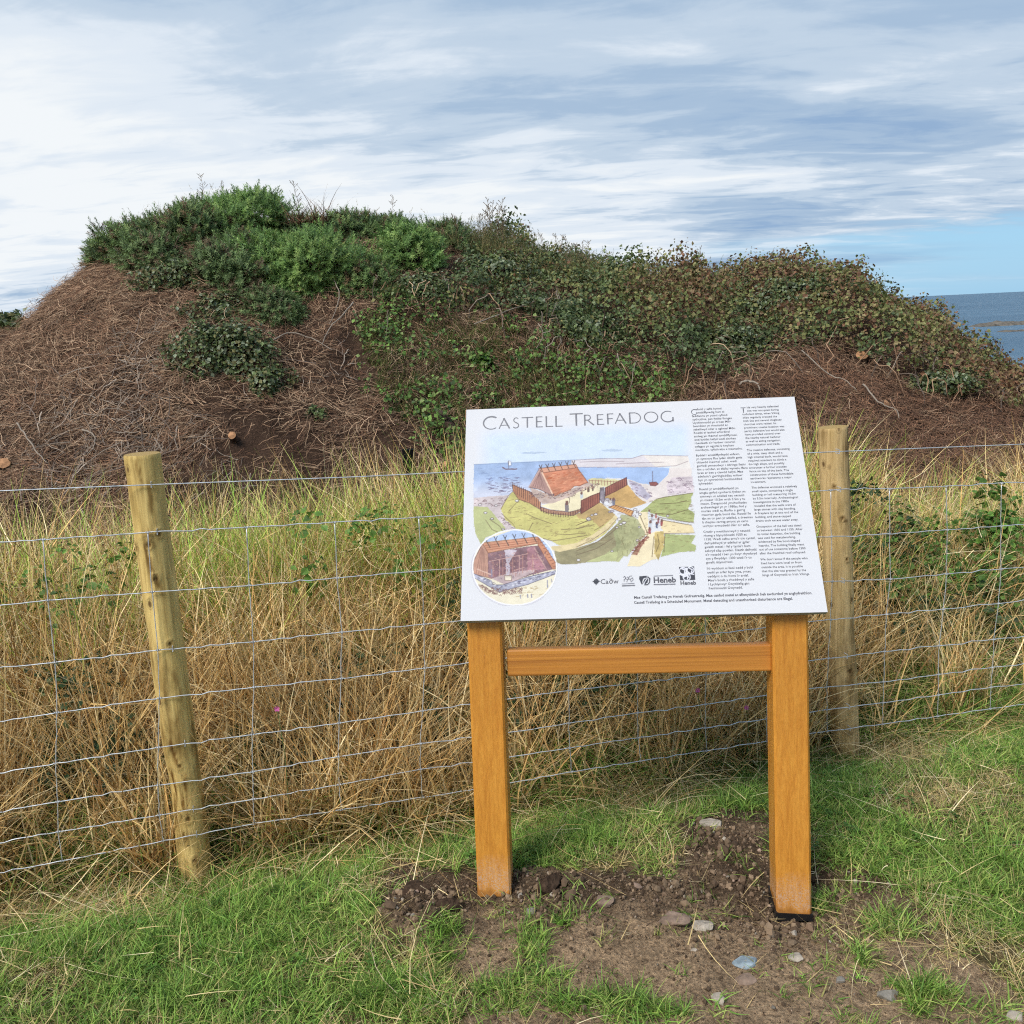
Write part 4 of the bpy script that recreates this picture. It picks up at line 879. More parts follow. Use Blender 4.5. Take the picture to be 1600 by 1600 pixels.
# square with a three-armed swirl
lg.poly(ZL((643, 104), (739, 100), (746, 184), (650, 188)), DK, 1, 0, None, 0, 0)
WH = (228, 228, 236)
for q in (circ(668, 128, 21), circ(716, 124, 21), circ(692, 166, 22)): lg.line(q, WH, .85, 1.)
for q in (ZL((650, 150), (672, 158), (690, 146), (694, 130), (690, 112)), ZL((694, 130), (712, 146), (736, 150)), ZL((690, 146), (700, 160), (696, 180)), ZL((662, 116), (680, 122), (678, 140)), ZL((708, 112), (726, 120), (722, 136)), ZL((676, 166), (690, 158), (706, 168))): lg.line(q, WH, 1.0, 1.)
for q0, q1 in ((0, 938.5), (938.5, 994), (994, 1056), (1056, 9999)): lg.emit('logo_mark', .0003, q0, q1)

# ------------------------------------------------------------------ fence
FD = np.array([1., .265, 0]); FD /= np.linalg.norm(FD); FN = np.array([FD[1], -FD[0], 0])       # FN looks to the viewer
FP0 = np.array([-1.052, 2.70, 0.])
WIRES = [
 [(0, 767), (245, 757), (560, 745), (720, 737), (1256, 708), (1324, 705), (1600, 694)],
 [(0, 848), (70, 843), (245, 831), (385, 824), (525, 816), (722, 804), (1266, 768), (1324, 764), (1390, 764), (1478, 760), (1565, 755), (1600, 753)],
 [(0, 946), (77, 938), (238, 925), (390, 915), (528, 903), (659, 892), (719, 887), (1277, 839), (1331, 838), (1390, 834), (1480, 828), (1564, 822), (1600, 819)],
 [(0, 1044), (86, 1035), (247, 1016), (395, 1003), (534, 988), (719, 970), (1289, 909), (1390, 905), (1479, 897), (1564, 889), (1600, 887)],
 [(0, 1127), (87, 1114), (248, 1091), (397, 1074), (528, 1061), (664, 1044), (731, 1036), (944, 1008), (1107, 991), (1195, 981), (1268, 971), (1324, 966), (1385, 960), (1474, 952), (1560, 943), (1600, 938)],
 [(0, 1208), (87, 1193), (247, 1168), (394, 1148), (530, 1130), (700, 1105), (796, 1092), (889, 1079), (996, 1067), (1195, 1044), (1268, 1032), (1382, 1018), (1467, 1009), (1553, 999), (1600, 995)],
 [(0, 1268), (90, 1253), (247, 1227), (395, 1206), (530, 1182), (657, 1162), (700, 1157), (799, 1144), (889, 1130), (996, 1114), (1101, 1101), (1195, 1087), (1268, 1076), (1382, 1065), (1466, 1054), (1551, 1043), (1600, 1038)],
 [(0, 1316), (90, 1300), (247, 1274), (395, 1249), (530, 1226), (657, 1202), (737, 1192), (801, 1182), (889, 1169), (996, 1153), (1195, 1124), (1268, 1112), (1380, 1098), (1466, 1086), (1548, 1074), (1600, 1069)],
 [(0, 1363), (100, 1345), (250, 1315), (397, 1287), (535, 1265), (737, 1234), (803, 1222), (893, 1206), (1195, 1159), (1268, 1146), (1347, 1136), (1600, 1100)]]
VERTS = [[-95, -90, -80, -76, -72, -70, -70, -68], [67, 75, 86, 89, 87, 90, 91, 98], [231, 238, 247, 249, 247, 247, 249, 256], [385, 390, 396, 397, 394, 395, 396, 397], [523, 527, 534, 533, 530, 529, 530, 533], [654, 659, 662, 664, 660, 657, 657, 660],
         [772, 774, 776, 777, 775, 775, 776, 778], [880, 882, 884, 886, 889, 889, 890, 893], [988, 990, 992, 994, 996, 996, 997, 1001], [1095, 1097, 1100, 1102, 1103, 1102, 1102, 1104], [1200, 1201, 1203, 1203, 1200, 1199, 1198, 1198],
         [1298, 1299, 1300, 1298, 1294, 1292, 1292, 1292], [1390, 1390, 1391, 1385, 1382, 1381, 1380, 1379], [1478, 1480, 1479, 1474, 1467, 1466, 1466, 1465], [1565, 1564, 1564, 1560, 1553, 1551, 1548, 1547], [1648, 1646, 1645, 1640, 1634, 1630, 1628, 1626]]
def wirey(w, x):
    a = np.array(w); y = np.interp(x, a[:, 0], a[:, 1]); s0 = (a[1, 1] - a[0, 1]) / (a[1, 0] - a[0, 0]); s1 = (a[-1, 1] - a[-2, 1]) / (a[-1, 0] - a[-2, 0])
    return np.where(x < a[0, 0], a[0, 1] + (x - a[0, 0]) * s0, np.where(x > a[-1, 0], a[-1, 1] + (x - a[-1, 0]) * s1, y))
M['wire'] = mat_simple('galvanised_wire', (.62, .64, .67), .40, .5, .45, 60, .25)
fence = empty('wire_fence', (-1.052, 2.75, -.11), 'galvanised stock netting fence running behind the information board', 'fence')
for k, w in enumerate(WIRES):
    xx = np.unique(np.concatenate([np.arange(-330, 1960, 14.), [v_[max(k - 1, 0)] for v_ in VERTS]]))
    yy = wirey(w, xx) + (rs.normal(0, .35, len(xx)) if k else 0)
    if k:
        vx = np.array([v_[k - 1] for v_ in VERTS], float); mid = (vx[1:] + vx[:-1]) / 2
        for q in mid: yy = yy + 1.6 * np.exp(-((xx - q + 6) / 7.) ** 2) - 1.6 * np.exp(-((xx - q - 6) / 7.) ** 2)      # tension crimp
    P = plane_pt(xx, yy, FP0, FN)
    V, Fs = tube(P, .0018, 5); obj('line_wire', np_mesh('line_wire', V, Fs, M['wire'], None, True), fence)
kn = []
for v_ in VERTS:
    pts = []
    for k in range(1, 9):
        pts.append(plane_pt(v_[k - 1], float(wirey(WIRES[k], v_[k - 1])), FP0 + FN * .002, FN))
    pts = np.array(pts); t = np.linspace(0, 7, 36); P = np.stack([np.interp(t, np.arange(8), pts[:, c_]) for c_ in range(3)], -1)
    P[1:-1] += rs.normal(0, .0008, (34, 3)); V, Fs = tube(P, .0015, 5); obj('stay_wire', np_mesh('stay_wire', V, Fs, M['wire'], None, True), fence)
    for p in pts:
        a = np.linspace(0, 5 * PI, 16); hx = np.linspace(-.006, .006, 16)
        V, Fs = tube(p + FD * hx[:, None] + FN * (.003 * np.cos(a))[:, None] + np.array([0, 0, 1.]) * (.0035 * np.sin(a))[:, None], .0010, 4); kn.append((V, Fs))
V, Fs, _ = join(kn); o = obj('wire_knots', np_mesh('wire_knots', V, Fs, M['wire'], None, True), fence); o['kind'] = 'stuff'

def post_mat(name, c0, c1, seed):
    mt, nt, N, L = new_mat(name); t = N('ShaderNodeTexCoord'); v = t.outputs['Object']
    mp = N('ShaderNodeMapping'); mp.inputs['Location'].default_value = (seed, seed * 2, seed); L(v, mp.inputs['Vector']); v = mp.outputs[0]
    n1 = NX(N, L, 'ShaderNodeTexNoise', v, 45, 5, .6, .8, (1, 1, .06)); n2 = NX(N, L, 'ShaderNodeTexNoise', v, 7, 4, .6, 0, (1, 1, .35)); n3 = NX(N, L, 'ShaderNodeTexVoronoi', v, 19, 0, 0, 0, (1, 1, .62))
    n4 = NX(N, L, 'ShaderNodeTexNoise', v, 150, 3, .6, 0, (1, 1, .05))
    c = ramp(N, L, n1.outputs[0], [(.3, c0), (.6, c1), (.75, tuple(q * 1.15 for q in c1))])
    c = mixc(N, L, .8, c, ramp(N, L, n2.outputs[0], [(.36, (.34, .27, .19)), (.46, (.92, .9, .88)), (.7, (1.12, 1.12, 1.1))]), 'MULTIPLY')
    c = mixc(N, L, .5, c, ramp(N, L, n4.outputs[0], [(.35, (.55, .5, .45)), (.5, (1, 1, 1))]), 'MULTIPLY')
    kd = ramp(N, L, n3.outputs['Distance'], [(.0, (1, 1, 1)), (.10, (.8, .8, .8)), (.16, (0, 0, 0)), (.19, (.45, .45, .45)), (.24, (0, 0, 0))])
    c = mixc(N, L, kd, c, (.12, .065, .025))
    pc = N('ShaderNodeAttribute'); pc.attribute_name = 'Col'; c = mixc(N, L, 1., c, pc.outputs['Color'], 'MULTIPLY')
    return finish(mt, nt, N, L, c, .8, n1.outputs[0], .5, .006, .2)
M['post1'] = post_mat('tanalised_pine_a', (.44, .30, .095), (.72, .53, .20), 1.3); M['post2'] = post_mat('tanalised_pine_b', (.44, .30, .12), (.68, .49, .24), 4.1)
mt, nt, N, L = new_mat('cut_end'); t = N('ShaderNodeTexCoord'); wv = N('ShaderNodeTexWave'); wv.wave_type = 'RINGS'; wv.rings_direction = 'Z'; wv.inputs['Scale'].default_value = 60; wv.inputs['Distortion'].default_value = 2; L(t.outputs['Object'], wv.inputs['Vector'])
M['end'] = finish(mt, nt, N, L, ramp(N, L, wv.outputs[0], [(0, (.30, .19, .06)), (1, (.44, .30, .11))]), .8)
def post(botpx, toppx, Yb, lean_y, r0, mat, label, scars, knots=(), streaks=()):
    B = depth_pt(botpx[0], botpx[1], Yb); Tt = depth_pt(toppx[0], toppx[1], Yb + lean_y)
    root = empty('fence_post', tuple(B), label, 'fence post', 'round timber posts of the netting fence')
    n, sd_ = 260, 72; ax = Tt - B; ext = -.12 / np.linalg.norm(ax); t = np.linspace(ext, 1, n); path = ax * t[:, None]; a = np.arange(sd_) * 2 * PI / sd_
    A = np.array([1., 0, 0]) - ax * ax[0] / (ax @ ax); A /= np.linalg.norm(A); Bv = np.cross(ax / np.linalg.norm(ax), A)
    R = r0 * (1 + .03 * fbm(t[:, None] * 6 + 0 * a, np.cos(a)[None] * 2, 71, 3) * 2 + .02 * fbm(t[:, None] * 30 + 0 * a, np.sin(a)[None] * 3, 73, 2))
    for tc_, ac, wt_, wa, dp in scars: R = R * (1 - dp * np.exp(-((t[:, None] - tc_) / wt_) ** 2 - ((np.angle(np.exp(1j * (a - ac)))[None]) / wa) ** 2))
    R[-1] *= .965
    R = R * (1 + .006 * fbm(t[:, None] * 8 + 0 * a, a[None] * 9, 75, 3))
    da = lambda ac: np.angle(np.exp(1j * (a - ac))); CC = np.ones((n, sd_, 3)); tn = t[:, None]
    for tk, ak, sk in knots:
        q = np.sqrt(((tn - tk) * np.linalg.norm(ax) / (sk * 1.25)) ** 2 + (da(ak) * r0 / sk) ** 2); q = q * (1 + .35 * fbm(tn * 60 + 0 * a, a[None] * 6, 76, 2)); dk = np.exp(-(q / .8) ** 4) * .9 + .55 * np.exp(-((q - 1.35) / .16) ** 2)
        CC *= 1 - np.clip(dk * 1.15, 0, .95)[..., None] * np.array([.80, .86, .92]); R = R * (1 + .05 * np.exp(-((q - 1.2) / .5) ** 2) - .05 * np.exp(-q ** 2 * 3))
    for t0_, t1_, ac, wa, dk in streaks:
        mk = sstep(t0_ - .02, t0_ + .01, tn) * (1 - sstep(t1_ - .01, t1_ + .03, tn)) * np.exp(-(da(ac + .25 * np.sin(tn * 30)) / wa) ** 2) * sstep(-.08, .10, fbm(tn * 34 + 0 * a, a[None] * 5, 77, 3)); CC *= 1 - np.clip(mk * dk * 1.4, 0, .95)[..., None] * np.array([.75, .85, .95])
    fine = 1 + .35 * fbm(tn * 5 + 0 * a, a[None] * 14, 78, 3); CC *= fine[..., None]
    V = path[:, None] + R[..., None] * (A * np.cos(a)[None, :, None] + Bv * np.sin(a)[None, :, None]); V = V.reshape(-1, 3)
    i = np.arange(n - 1)[:, None] * sd_; j = np.arange(sd_)[None]; k = (j + 1) % sd_; F = np.stack([i + j, i + k, i + sd_ + k, i + sd_ + j], -1).reshape(-1, 4)
    obj('shaft', np_mesh('shaft', V, F, mat, CC.reshape(-1, 3), True), root, (0, 0, 0))
    E = V[-sd_:]; c_ = E.mean(0) + np.array([0, 0, .002]); Vc = np.concatenate([E, [c_]]); Fc = np.array([[q, (q + 1) % sd_, sd_] for q in range(sd_)])
    top = np_mesh('cut_top', Vc - c_, Fc, M['end']); obj('cut_top', top, root, tuple(c_))
    return root, B, Tt
VA = -PI / 2
PST = [post((308, 1372), (222, 709), 2.755, .0, .0508, M['post1'], 'leaning yellow pine fence post with dark knots at the left of the board', [(.22, VA - .9, .07, .55, .34), (.60, VA - 1.0, .03, .5, .08)],
            [(.83, VA + .75, .009), (.81, VA + .1, .010), (.735, VA + .25, .008), (.585, VA + .55, .008), (.17, VA + .3, .010), (.065, VA + .35, .009), (.80, VA - 1.0, .014), (.30, VA + .2, .007)],
            [(.70, .84, VA + .2, .20, .6), (.12, .36, VA + .1, .22, .65), (.15, .28, VA - .75, .45, .85), (.40, .52, VA + .5, .16, .4), (.88, .99, VA + .3, .3, .5), (.0, .1, VA, .5, .4), (.54, .60, VA - .6, .16, .5)]),
       post((1322, 1192), (1301, 667), 3.385, .02, .0520, M['post2'], 'upright pale brown fence post close behind the board at its right', [(.42, VA + 1.1, .06, .7, .10), (.1, VA - 1.1, .05, .6, .08)],
            [(.75, VA + .1, .007), (.74, VA + .3, .005), (.63, VA + .3, .007), (.30, VA + .2, .008), (.84, VA - .4, .006)], [(.66, .80, VA, .12, .25), (.2, .34, VA + .1, .2, .25), (.0, .12, VA, .5, .35), (.45, .6, VA - .2, .1, .2)])]
for root, B, Tt in PST:                                      # staples where the wires cross
    for k, w in enumerate(WIRES):
        if k in (2, 4, 6): continue
        P = None
        for s_ in np.linspace(0, 1, 200):
            q = B + (Tt - B) * s_; qx, qy = proj(q)
            if qy < wirey(w, qx): P = plane_pt(float(qx) + 8, float(wirey(w, qx + 8)), FP0, FN); break
        if P is None: continue
        dz_ = np.array([0, 0, .007]); pth = [P + FD * .004 * 0 - dz_ - FN * .018, P - dz_ + FN * .003, P + dz_ + FN * .003, P + dz_ - FN * .018]
        V, Fs = tube(pth, .0016, 5); obj('staple', np_mesh('staple', V, Fs, M['wire'], None, False), root)
# an old grey stump of a post out on the far side of the grass
P = depth_pt(638, 760, 6.0); P[2] = terrain(P[0], P[1]); Tt = depth_pt(638, 702, 6.0)
M['oldpost'] = post_mat('weathered_post', (.085, .095, .07), (.16, .17, .125), 9.)
V, Fs = tube([P + [0, 0, -.2], P, (P + Tt) / 2 + [.004, 0, 0], Tt], [.045, .045, .043, .041], 14); o = obj('old_post', np_mesh('old_post', V, Fs, M['oldpost'], None, False)); tag(o, 'short weathered green grey post standing in the grass under the mound', 'post'); center(o, tuple(P))

# ------------------------------------------------------------------ grass and other ground plants
G1 = [(.20, .36, .060), (.27, .44, .080), (.145, .27, .050), (.36, .47, .11)]; G2 = [(.42, .47, .12), (.54, .52, .18), (.32, .40, .10)]
ST = [(.68, .53, .27), (.56, .42, .19), (.80, .66, .40), (.42, .29, .13), (.62, .45, .20)]
r1 = np.random.RandomState(11)
def tm(name, *a, mat='grass', **k):
    V, F, C = blades(*a, **k); return np_mesh(name, V, F, M[mat], C)
lawn_p = [tm('lawn_tuft', 17, .030, .085, .034, .1, 1.2, .3, 1.6, .0032, .0062, G1, seg=4, r=r1) for _ in range(4)] + \
         [tm('lawn_tuft', 16, .028, .075, .034, .2, 1.3, .2, 1.3, .0028, .0052, G2 + G1[:2], seg=4, r=r1) for _ in range(3)] + \
         [tm('lawn_tuft', 16, .03, .10, .045, .7, 1.5, .0, .6, .0016, .0032, ST, seg=4, r=r1, mat='dry') for _ in range(4)] + \
         [tm('lawn_tuft', 24, .07, .15, .030, .1, .8, .5, 1.5, .0042, .0078, G1, seg=5, r=r1) for _ in range(2)]
def sample_lawn(n, r):
    x = r.uniform(-2.6, 3.2, n); y = r.uniform(1.25, 4.2, n); k = y < fence_y(x) + .25; return x[k], y[k]
x, y = sample_lawn(76000, r1); px, py = proj(np.stack([x, y, terrain(x, y)], -1)); d = y - fence_y(x)
soil = soil_mask(px, py) & (d < .05); lush = blobs(px, py, LUSH); dry = blobs(px, py, DRYP); nn = fbm(x * 5, y * 5, 81, 3) * 2
tuft_in = blobs(px, py, [(832, 1480, 24, 42), (880, 1440, 18, 14), (800, 1345, 40, 18), (1290, 1420, 26, 16), (690, 1470, 40, 50), (930, 1570, 90, 22), (1400, 1450, 50, 24), (620, 1560, 90, 30), (790, 1560, 60, 30), (1010, 1590, 70, 20), (1450, 1560, 50, 30), (850, 1530, 40, 16), (1340, 1500, 30, 16), (700, 1345, 40, 22)]) > .45
dens = np.where(soil, np.where(tuft_in, .75, .03 + .10 * (px > 1280)), .62 + .5 * lush + .25 * nn); right_low = (px > 1290) & (py > 1390); dens = np.where(right_low & ~soil, .52 + .4 * lush, dens)
keep = r1.uniform(0, 1, len(x)) < dens; x, y, lush, dry, nn, tuft_in = (q[keep] for q in (x, y, lush, dry, nn, tuft_in)); n = len(x)
u = r1.uniform(0, 1, n); wg = np.clip(.55 + .85 * lush - .75 * dry + .45 * nn + .4 * tuft_in, .05, .96)
idx = np.where(u < wg * .70, r1.randint(0, 4, n), np.where(u < wg * .70 + .30, 4 + r1.randint(0, 3, n), 7 + r1.randint(0, 4, n)))
big = (r1.uniform(0, 1, n) < .10 * lush + .2 * tuft_in); idx = np.where(big, 11 + r1.randint(0, 2, n), idx)
scl = r1.uniform(.5, .95, n) * np.where(idx >= 11, .7, 1)
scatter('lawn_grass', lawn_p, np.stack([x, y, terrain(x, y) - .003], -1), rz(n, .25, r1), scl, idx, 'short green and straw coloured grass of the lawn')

# dead straws lying on the lawn and the earth
def mesh_blades(name, label, groups, mat):
    V, Fs, C = join([blades(**g_) for g_ in groups]); o = obj(name, np_mesh(name, V, Fs, M[mat], C)); return tag(o, label, None, None, 'stuff')
x, y = sample_lawn(52000, r1); px, py = proj(np.stack([x, y, terrain(x, y)], -1)); d = y - fence_y(x); soil = soil_mask(px, py) & (d < 0)
dens = np.clip(.07 + .75 * blobs(px, py, DRYP) + .50 * sstep(-.5, .1, d), 0, 1) * np.where(soil, .16, 1) * .55
keep = r1.uniform(0, 1, len(x)) < dens; x, y, d = x[keep], y[keep], d[keep]; n = len(x)
mesh_blades('lying_straw', 'dead straws lying on the lawn and the dug earth', [dict(n=n, L0=.05, L1=.26, spread=0, th0=1.25, th1=1.66, k0=-.15, k1=.25, w0=.0016, w1=.0034, cols=ST, seg=4, r=r1, hs=np.clip(np.exp(r1.normal(-.15, .45, n)), .2, 1.35), bases=np.stack([x, y, terrain(x, y) + r1.uniform(.004, .04, n)], -1), droot=.95)], 'dry')

# rough grass behind the fence
SB = [(.84, .60, .27), (.72, .48, .19), (.92, .74, .42), (.46, .27, .11), (.86, .64, .30), (.66, .40, .15)]
TG_ = [(.40, .60, .085), (.56, .70, .12), (.28, .46, .07), (.64, .68, .19)]; LG = [(.15, .28, .045), (.10, .20, .04), (.21, .34, .06)]; PG = [(.82, .71, .42), (.72, .62, .34), (.66, .62, .28)]
def clumped(n, per, spread, x0, x1, dfun, r):
    m_ = n // per + 1; cx = r.uniform(x0, x1, m_); cd = dfun(m_); k = r.randint(0, m_, n)
    x = cx[k] + r.normal(0, spread, n); d = np.maximum(cd[k] + r.normal(0, spread, n), .015); return x, fence_y(x) + d, d, k
def rough(n, per, spread, dfun, x0=-3.0, x1=4.6, keepf=None, zf=None, **kw):
    x, y, d, k = clumped(n, per, spread, x0, x1, dfun, r1); px, py = proj(np.stack([x, y, terrain(x, y) + .45], -1)); right = sstep(1230, 1400, px)
    kp = ~((np.abs(x + 1.03) < .09) & (d < .12)) & ~((np.abs(x - 1.24) < .08) & (d < .12)); kp &= r1.uniform(0, 1, n) < (keepf(px, d, right, x, y) if keepf else 1)
    x, y, d, right = x[kp], y[kp], d[kp], right[kp]; n = len(x); nn = fbm(x * 1.6, y * 1.6, 83, 3) * 2
    hs = np.interp(d, [0, .12, .5, 1.1, 2.4], [.50, .70, .95, 1.0, .92]) * (1 + .22 * nn) * (1 - .24 * right) * r1.uniform(.8, 1.1, n)
    z = terrain(x, y) - .01 + (0 if zf is None else zf(d, n)); return dict(n=n, spread=0, r=r1, hs=hs, bases=np.stack([x, y, z], -1), **kw)
dA = lambda m_: .02 + 2.2 * r1.uniform(0, 1, m_) ** 1.5; dT = lambda m_: r1.uniform(.55, 1.9, m_); dF = lambda m_: r1.uniform(.02, .5, m_)
mid = lambda px, d, right, x, y: np.clip(1 - .80 * right - .55 * blobs(px, px * 0 + 1, [(1000, 1, 230, 9)]) * (d < .5) + 2.0 * fbm(x * 2.6, y * 2.6, 84, 3) - .25 * (1 - sstep(.1, .6, d)), .05, 1)
groups = [rough(50000, 26, .035, dA, keepf=mid, L0=.50, L1=1.0, th0=0, th1=.55, k0=.0, k1=1.3, w0=.0038, w1=.0088, cols=SB, seg=5, droot=.95),
          rough(20000, 16, .05, dA, keepf=mid, L0=.35, L1=.85, th0=.35, th1=1.35, k0=.0, k1=1.5, w0=.0034, w1=.0074, cols=SB + ST, seg=5, droot=.95),
          rough(13000, 40, .045, lambda m_: r1.uniform(.75, 1.9, m_), keepf=lambda px, d, right, x, y: (1 - .8 * right) * np.clip(.45 + sstep(250, 420, px), 0, 1), L0=.55, L1=.95, th0=0, th1=.4, k0=.1, k1=.9, w0=.0045, w1=.0095, cols=TG_, seg=5, droot=.95),
          rough(15000, 26, .05, dA, keepf=lambda px, d, right, x, y: np.clip(.12 + .8 * right + .5 * (1 - sstep(.1, .5, d)) + 2. * fbm(x * 1.8 + 9, y * 1.8, 86, 2), .05, 1), L0=.25, L1=.60, th0=.1, th1=.9, k0=.4, k1=1.6, w0=.0030, w1=.0058, cols=LG + G1 + G2, seg=5, droot=.95),
          rough(15000, 30, .07, dT, x0=.9, keepf=lambda px, d, right, x, y: right, L0=.38, L1=.68, th0=.1, th1=.7, k0=.3, k1=1.5, w0=.0026, w1=.0052, cols=PG + TG_[3:], seg=5, droot=.95)]
groups.append(rough(16000, 18, .05, lambda m_: r1.uniform(.02, .38, m_), keepf=lambda px, d, right, x, y: .8, L0=.25, L1=.50, th0=.1, th1=1.0, k0=.5, k1=1.7, w0=.0030, w1=.0056, cols=LG + G1, seg=5))
n_ = 2200; x_ = r1.uniform(-2.6, 4.0, n_); y_ = fence_y(x_) - r1.uniform(-.12, .22, n_); kk_ = soil_mask(*proj(np.stack([x_, y_, terrain(x_, y_)], -1))); x_, y_ = x_[~kk_], y_[~kk_]; n_ = len(x_)
groups.append(dict(n=n_, L0=.12, L1=.50, spread=0, th0=.5, th1=1.5, k0=.2, k1=1.2, w0=.0022, w1=.0042, cols=ST + SB, seg=5, r=r1, bases=np.stack([x_, y_, terrain(x_, y_)], -1), aim=-PI / 2))
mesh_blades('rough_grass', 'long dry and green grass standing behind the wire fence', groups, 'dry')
zt = lambda d, n: np.interp(d, [0, .3, 1.2], [.05, .25, .60]) * r1.uniform(0, 1.1, n)
g2 = [rough(21000, 10, .10, lambda m_: r1.uniform(.05, 1.2, m_), keepf=lambda px, d, right, x, y: np.clip(.95 - .55 * right, 0, 1), zf=zt, L0=.18, L1=.60, th0=.9, th1=2.1, k0=-.5, k1=.9, w0=.0022, w1=.0050, cols=SB + ST, seg=5, droot=.95)]
mesh_blades('fallen_straw', 'bent and fallen straws tangled through the long grass', g2, 'dry')

# broad leaves: bramble, dock and nettle
def leaf_t(w=.42, fold=.10, droop=.15):
    V = np.array([[0, 0, 0], [-w * .75, .28, fold], [-w, .58, fold * .9], [0, 1, -droop], [w, .58, fold * .9], [w * .75, .28, fold], [0, .45, -.02]])
    return V, np.array([[0, 6, 1], [1, 6, 2], [2, 6, 3], [3, 6, 4], [4, 6, 5], [5, 6, 0]])
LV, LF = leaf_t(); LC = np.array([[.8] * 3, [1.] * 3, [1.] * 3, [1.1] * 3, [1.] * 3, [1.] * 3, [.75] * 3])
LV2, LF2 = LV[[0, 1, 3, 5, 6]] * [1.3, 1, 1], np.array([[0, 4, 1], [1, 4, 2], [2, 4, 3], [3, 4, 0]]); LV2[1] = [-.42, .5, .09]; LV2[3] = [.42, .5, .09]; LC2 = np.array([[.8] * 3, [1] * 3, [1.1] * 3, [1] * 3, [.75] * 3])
def pick(cols, n, r, v=.3):
    c = np.asarray(cols, float); return c[r.randint(0, len(c), n)] * r.uniform(1 - v, 1 + v, n)[:, None]
BR = [(.035, .075, .028), (.05, .10, .035), (.028, .060, .026), (.075, .12, .05)]; NET = [(.10, .20, .035), (.14, .26, .05), (.08, .16, .03)]
def leaf_clump(n, rad, cols, s0, s1, r, flat=.7):
    P = r.normal(0, 1, (n, 3)); P /= np.linalg.norm(P, axis=1)[:, None]; P *= (rad * r.uniform(.35, 1, n) ** .5)[:, None]; P[:, 2] = np.abs(P[:, 2]) * flat
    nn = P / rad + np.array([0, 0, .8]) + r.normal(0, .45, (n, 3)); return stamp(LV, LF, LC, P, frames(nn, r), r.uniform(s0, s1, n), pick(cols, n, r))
bl_p = []
for k in range(4): V, F, C = leaf_clump(40, .12, BR, .018, .038, r1); bl_p.append(np_mesh('bramble_leaves', V, F, M['leafi'], C))
for k in range(3): V, F, C = leaf_clump(28, .10, NET, .022, .046, r1, 1.4); bl_p.append(np_mesh('green_leaves', V, F, M['leafi'], C))
spots = [(60, 890, 130, 70, 1, 5), (110, 1100, 100, 70, 0, 5), (480, 930, 70, 60, 1, 3), (620, 870, 70, 60, 1, 4), (540, 1080, 70, 60, 0, 14), (430, 1180, 70, 50, 0, 18), (560, 1170, 120, 50, 0, 22), (120, 1190, 110, 60, 0, 16), (680, 1150, 50, 60, 0, 10), (860, 1080, 60, 50, 0, 26), (840, 1120, 40, 40, 0, 14), (1000, 985, 110, 22, 1, 22), (960, 1060, 90, 40, 0, 10), (1380, 860, 60, 40, 0, 14), (1370, 905, 50, 50, 1, 24), (1450, 860, 80, 60, 1, 18),
         (1560, 820, 60, 40, 1, 20), (1420, 970, 120, 50, 0, 14), (1570, 960, 70, 80, 1, 14), (1500, 900, 90, 60, 1, 14), (1340, 790, 30, 30, 0, 4), (150, 900, 40, 60, 1, 2), (720, 950, 40, 60, 0, 6), (600, 830, 80, 30, 1, 4)]
Q = []
for cx, cy, sx_, sy_, ty, cnt in spots:
    for _ in range(cnt):
        a, b = cx + r1.normal() * sx_ * .5, cy + r1.normal() * sy_ * .5; base = float(np.interp(a, [0, 800, 1600], [1340, 1240, 1110])); top = float(np.interp(a, [0, 1600], [780, 740]))
        fr = np.clip((base - b) / (base - top), 0, 1); xx = depth_pt(a, b, 3.4)[0]; dd = .10 + fr * .95 + r1.uniform(0, .15); YY = float(fence_y(xx)) + dd
        for __ in range(3): P = depth_pt(a, b, YY); YY = float(fence_y(P[0])) + dd
        Q.append((*P, ty))
Q = np.array(Q); n = len(Q); idx = np.where(Q[:, 3] > .5, 4 + r1.randint(0, 3, n), r1.randint(0, 4, n))
scatter('bramble_and_nettle_leaves', bl_p, Q[:, :3], rz(n, .5, r1), r1.uniform(.55, 1.15, n), idx, 'bramble and nettle leaves growing through the long grass')

x, y = sample_lawn(420, r1); px, py = proj(np.stack([x, y, terrain(x, y)], -1)); kk = ~soil_mask(px, py) & (y < fence_y(x)); x, y = x[kk], y[kk]; n = len(x)
scatter('turf_weeds', bl_p[4:], np.stack([x, y, terrain(x, y) + .012], -1), rz(n, .2, r1), np.stack([r1.uniform(.22, .5, n)] * 2 + [r1.uniform(.1, .22, n)], -1), r1.randint(0, 3, n), 'small broad leaved weeds in the turf')

# ------------------------------------------------------------------ earth crumbs, stones
def rock_mesh(name, mat, r, sub=2, squash=(1, 1, .6), amp=.25, C=None):
    import bmesh
    bm = bmesh.new(); bmesh.ops.create_icosphere(bm, subdivisions=sub, radius=1.); V = np.array([v.co[:] for v in bm.verts]); F = np.array([[v.index for v in f.verts] for f in bm.faces]); bm.free()
    o_ = r.uniform(0, 50, 3); V = V * (1 + amp * 2 * (fbm(V[:, 0] * 1.3 + o_[0], V[:, 1] * 1.3 + V[:, 2] + o_[1], 5, 3)))[:, None]
    for _ in range(9):     # flat breaks
        nrm = r.normal(size=3); nrm /= np.linalg.norm(nrm); dd = V @ nrm; V = V - nrm * np.maximum(dd - .62, 0)[:, None] * .95
    V = V * squash
    return np_mesh(name, V, F, mat, None if C is None else np.tile(C, (len(V), 1)), False)
crumb_p = [rock_mesh('earth_crumb', M['crumb'], r1, 1, (1, .8, .7), .35, c_) for c_ in ((.11, .074, .048), (.145, .098, .064), (.085, .057, .038), (.24, .17, .11), (.18, .125, .08))] + [rock_mesh('earth_crumb', M['crumb'], r1, 1, (1, .8, .6), .3, c_) for c_ in ((.30, .26, .21), (.24, .19, .14), (.34, .24, .18))]
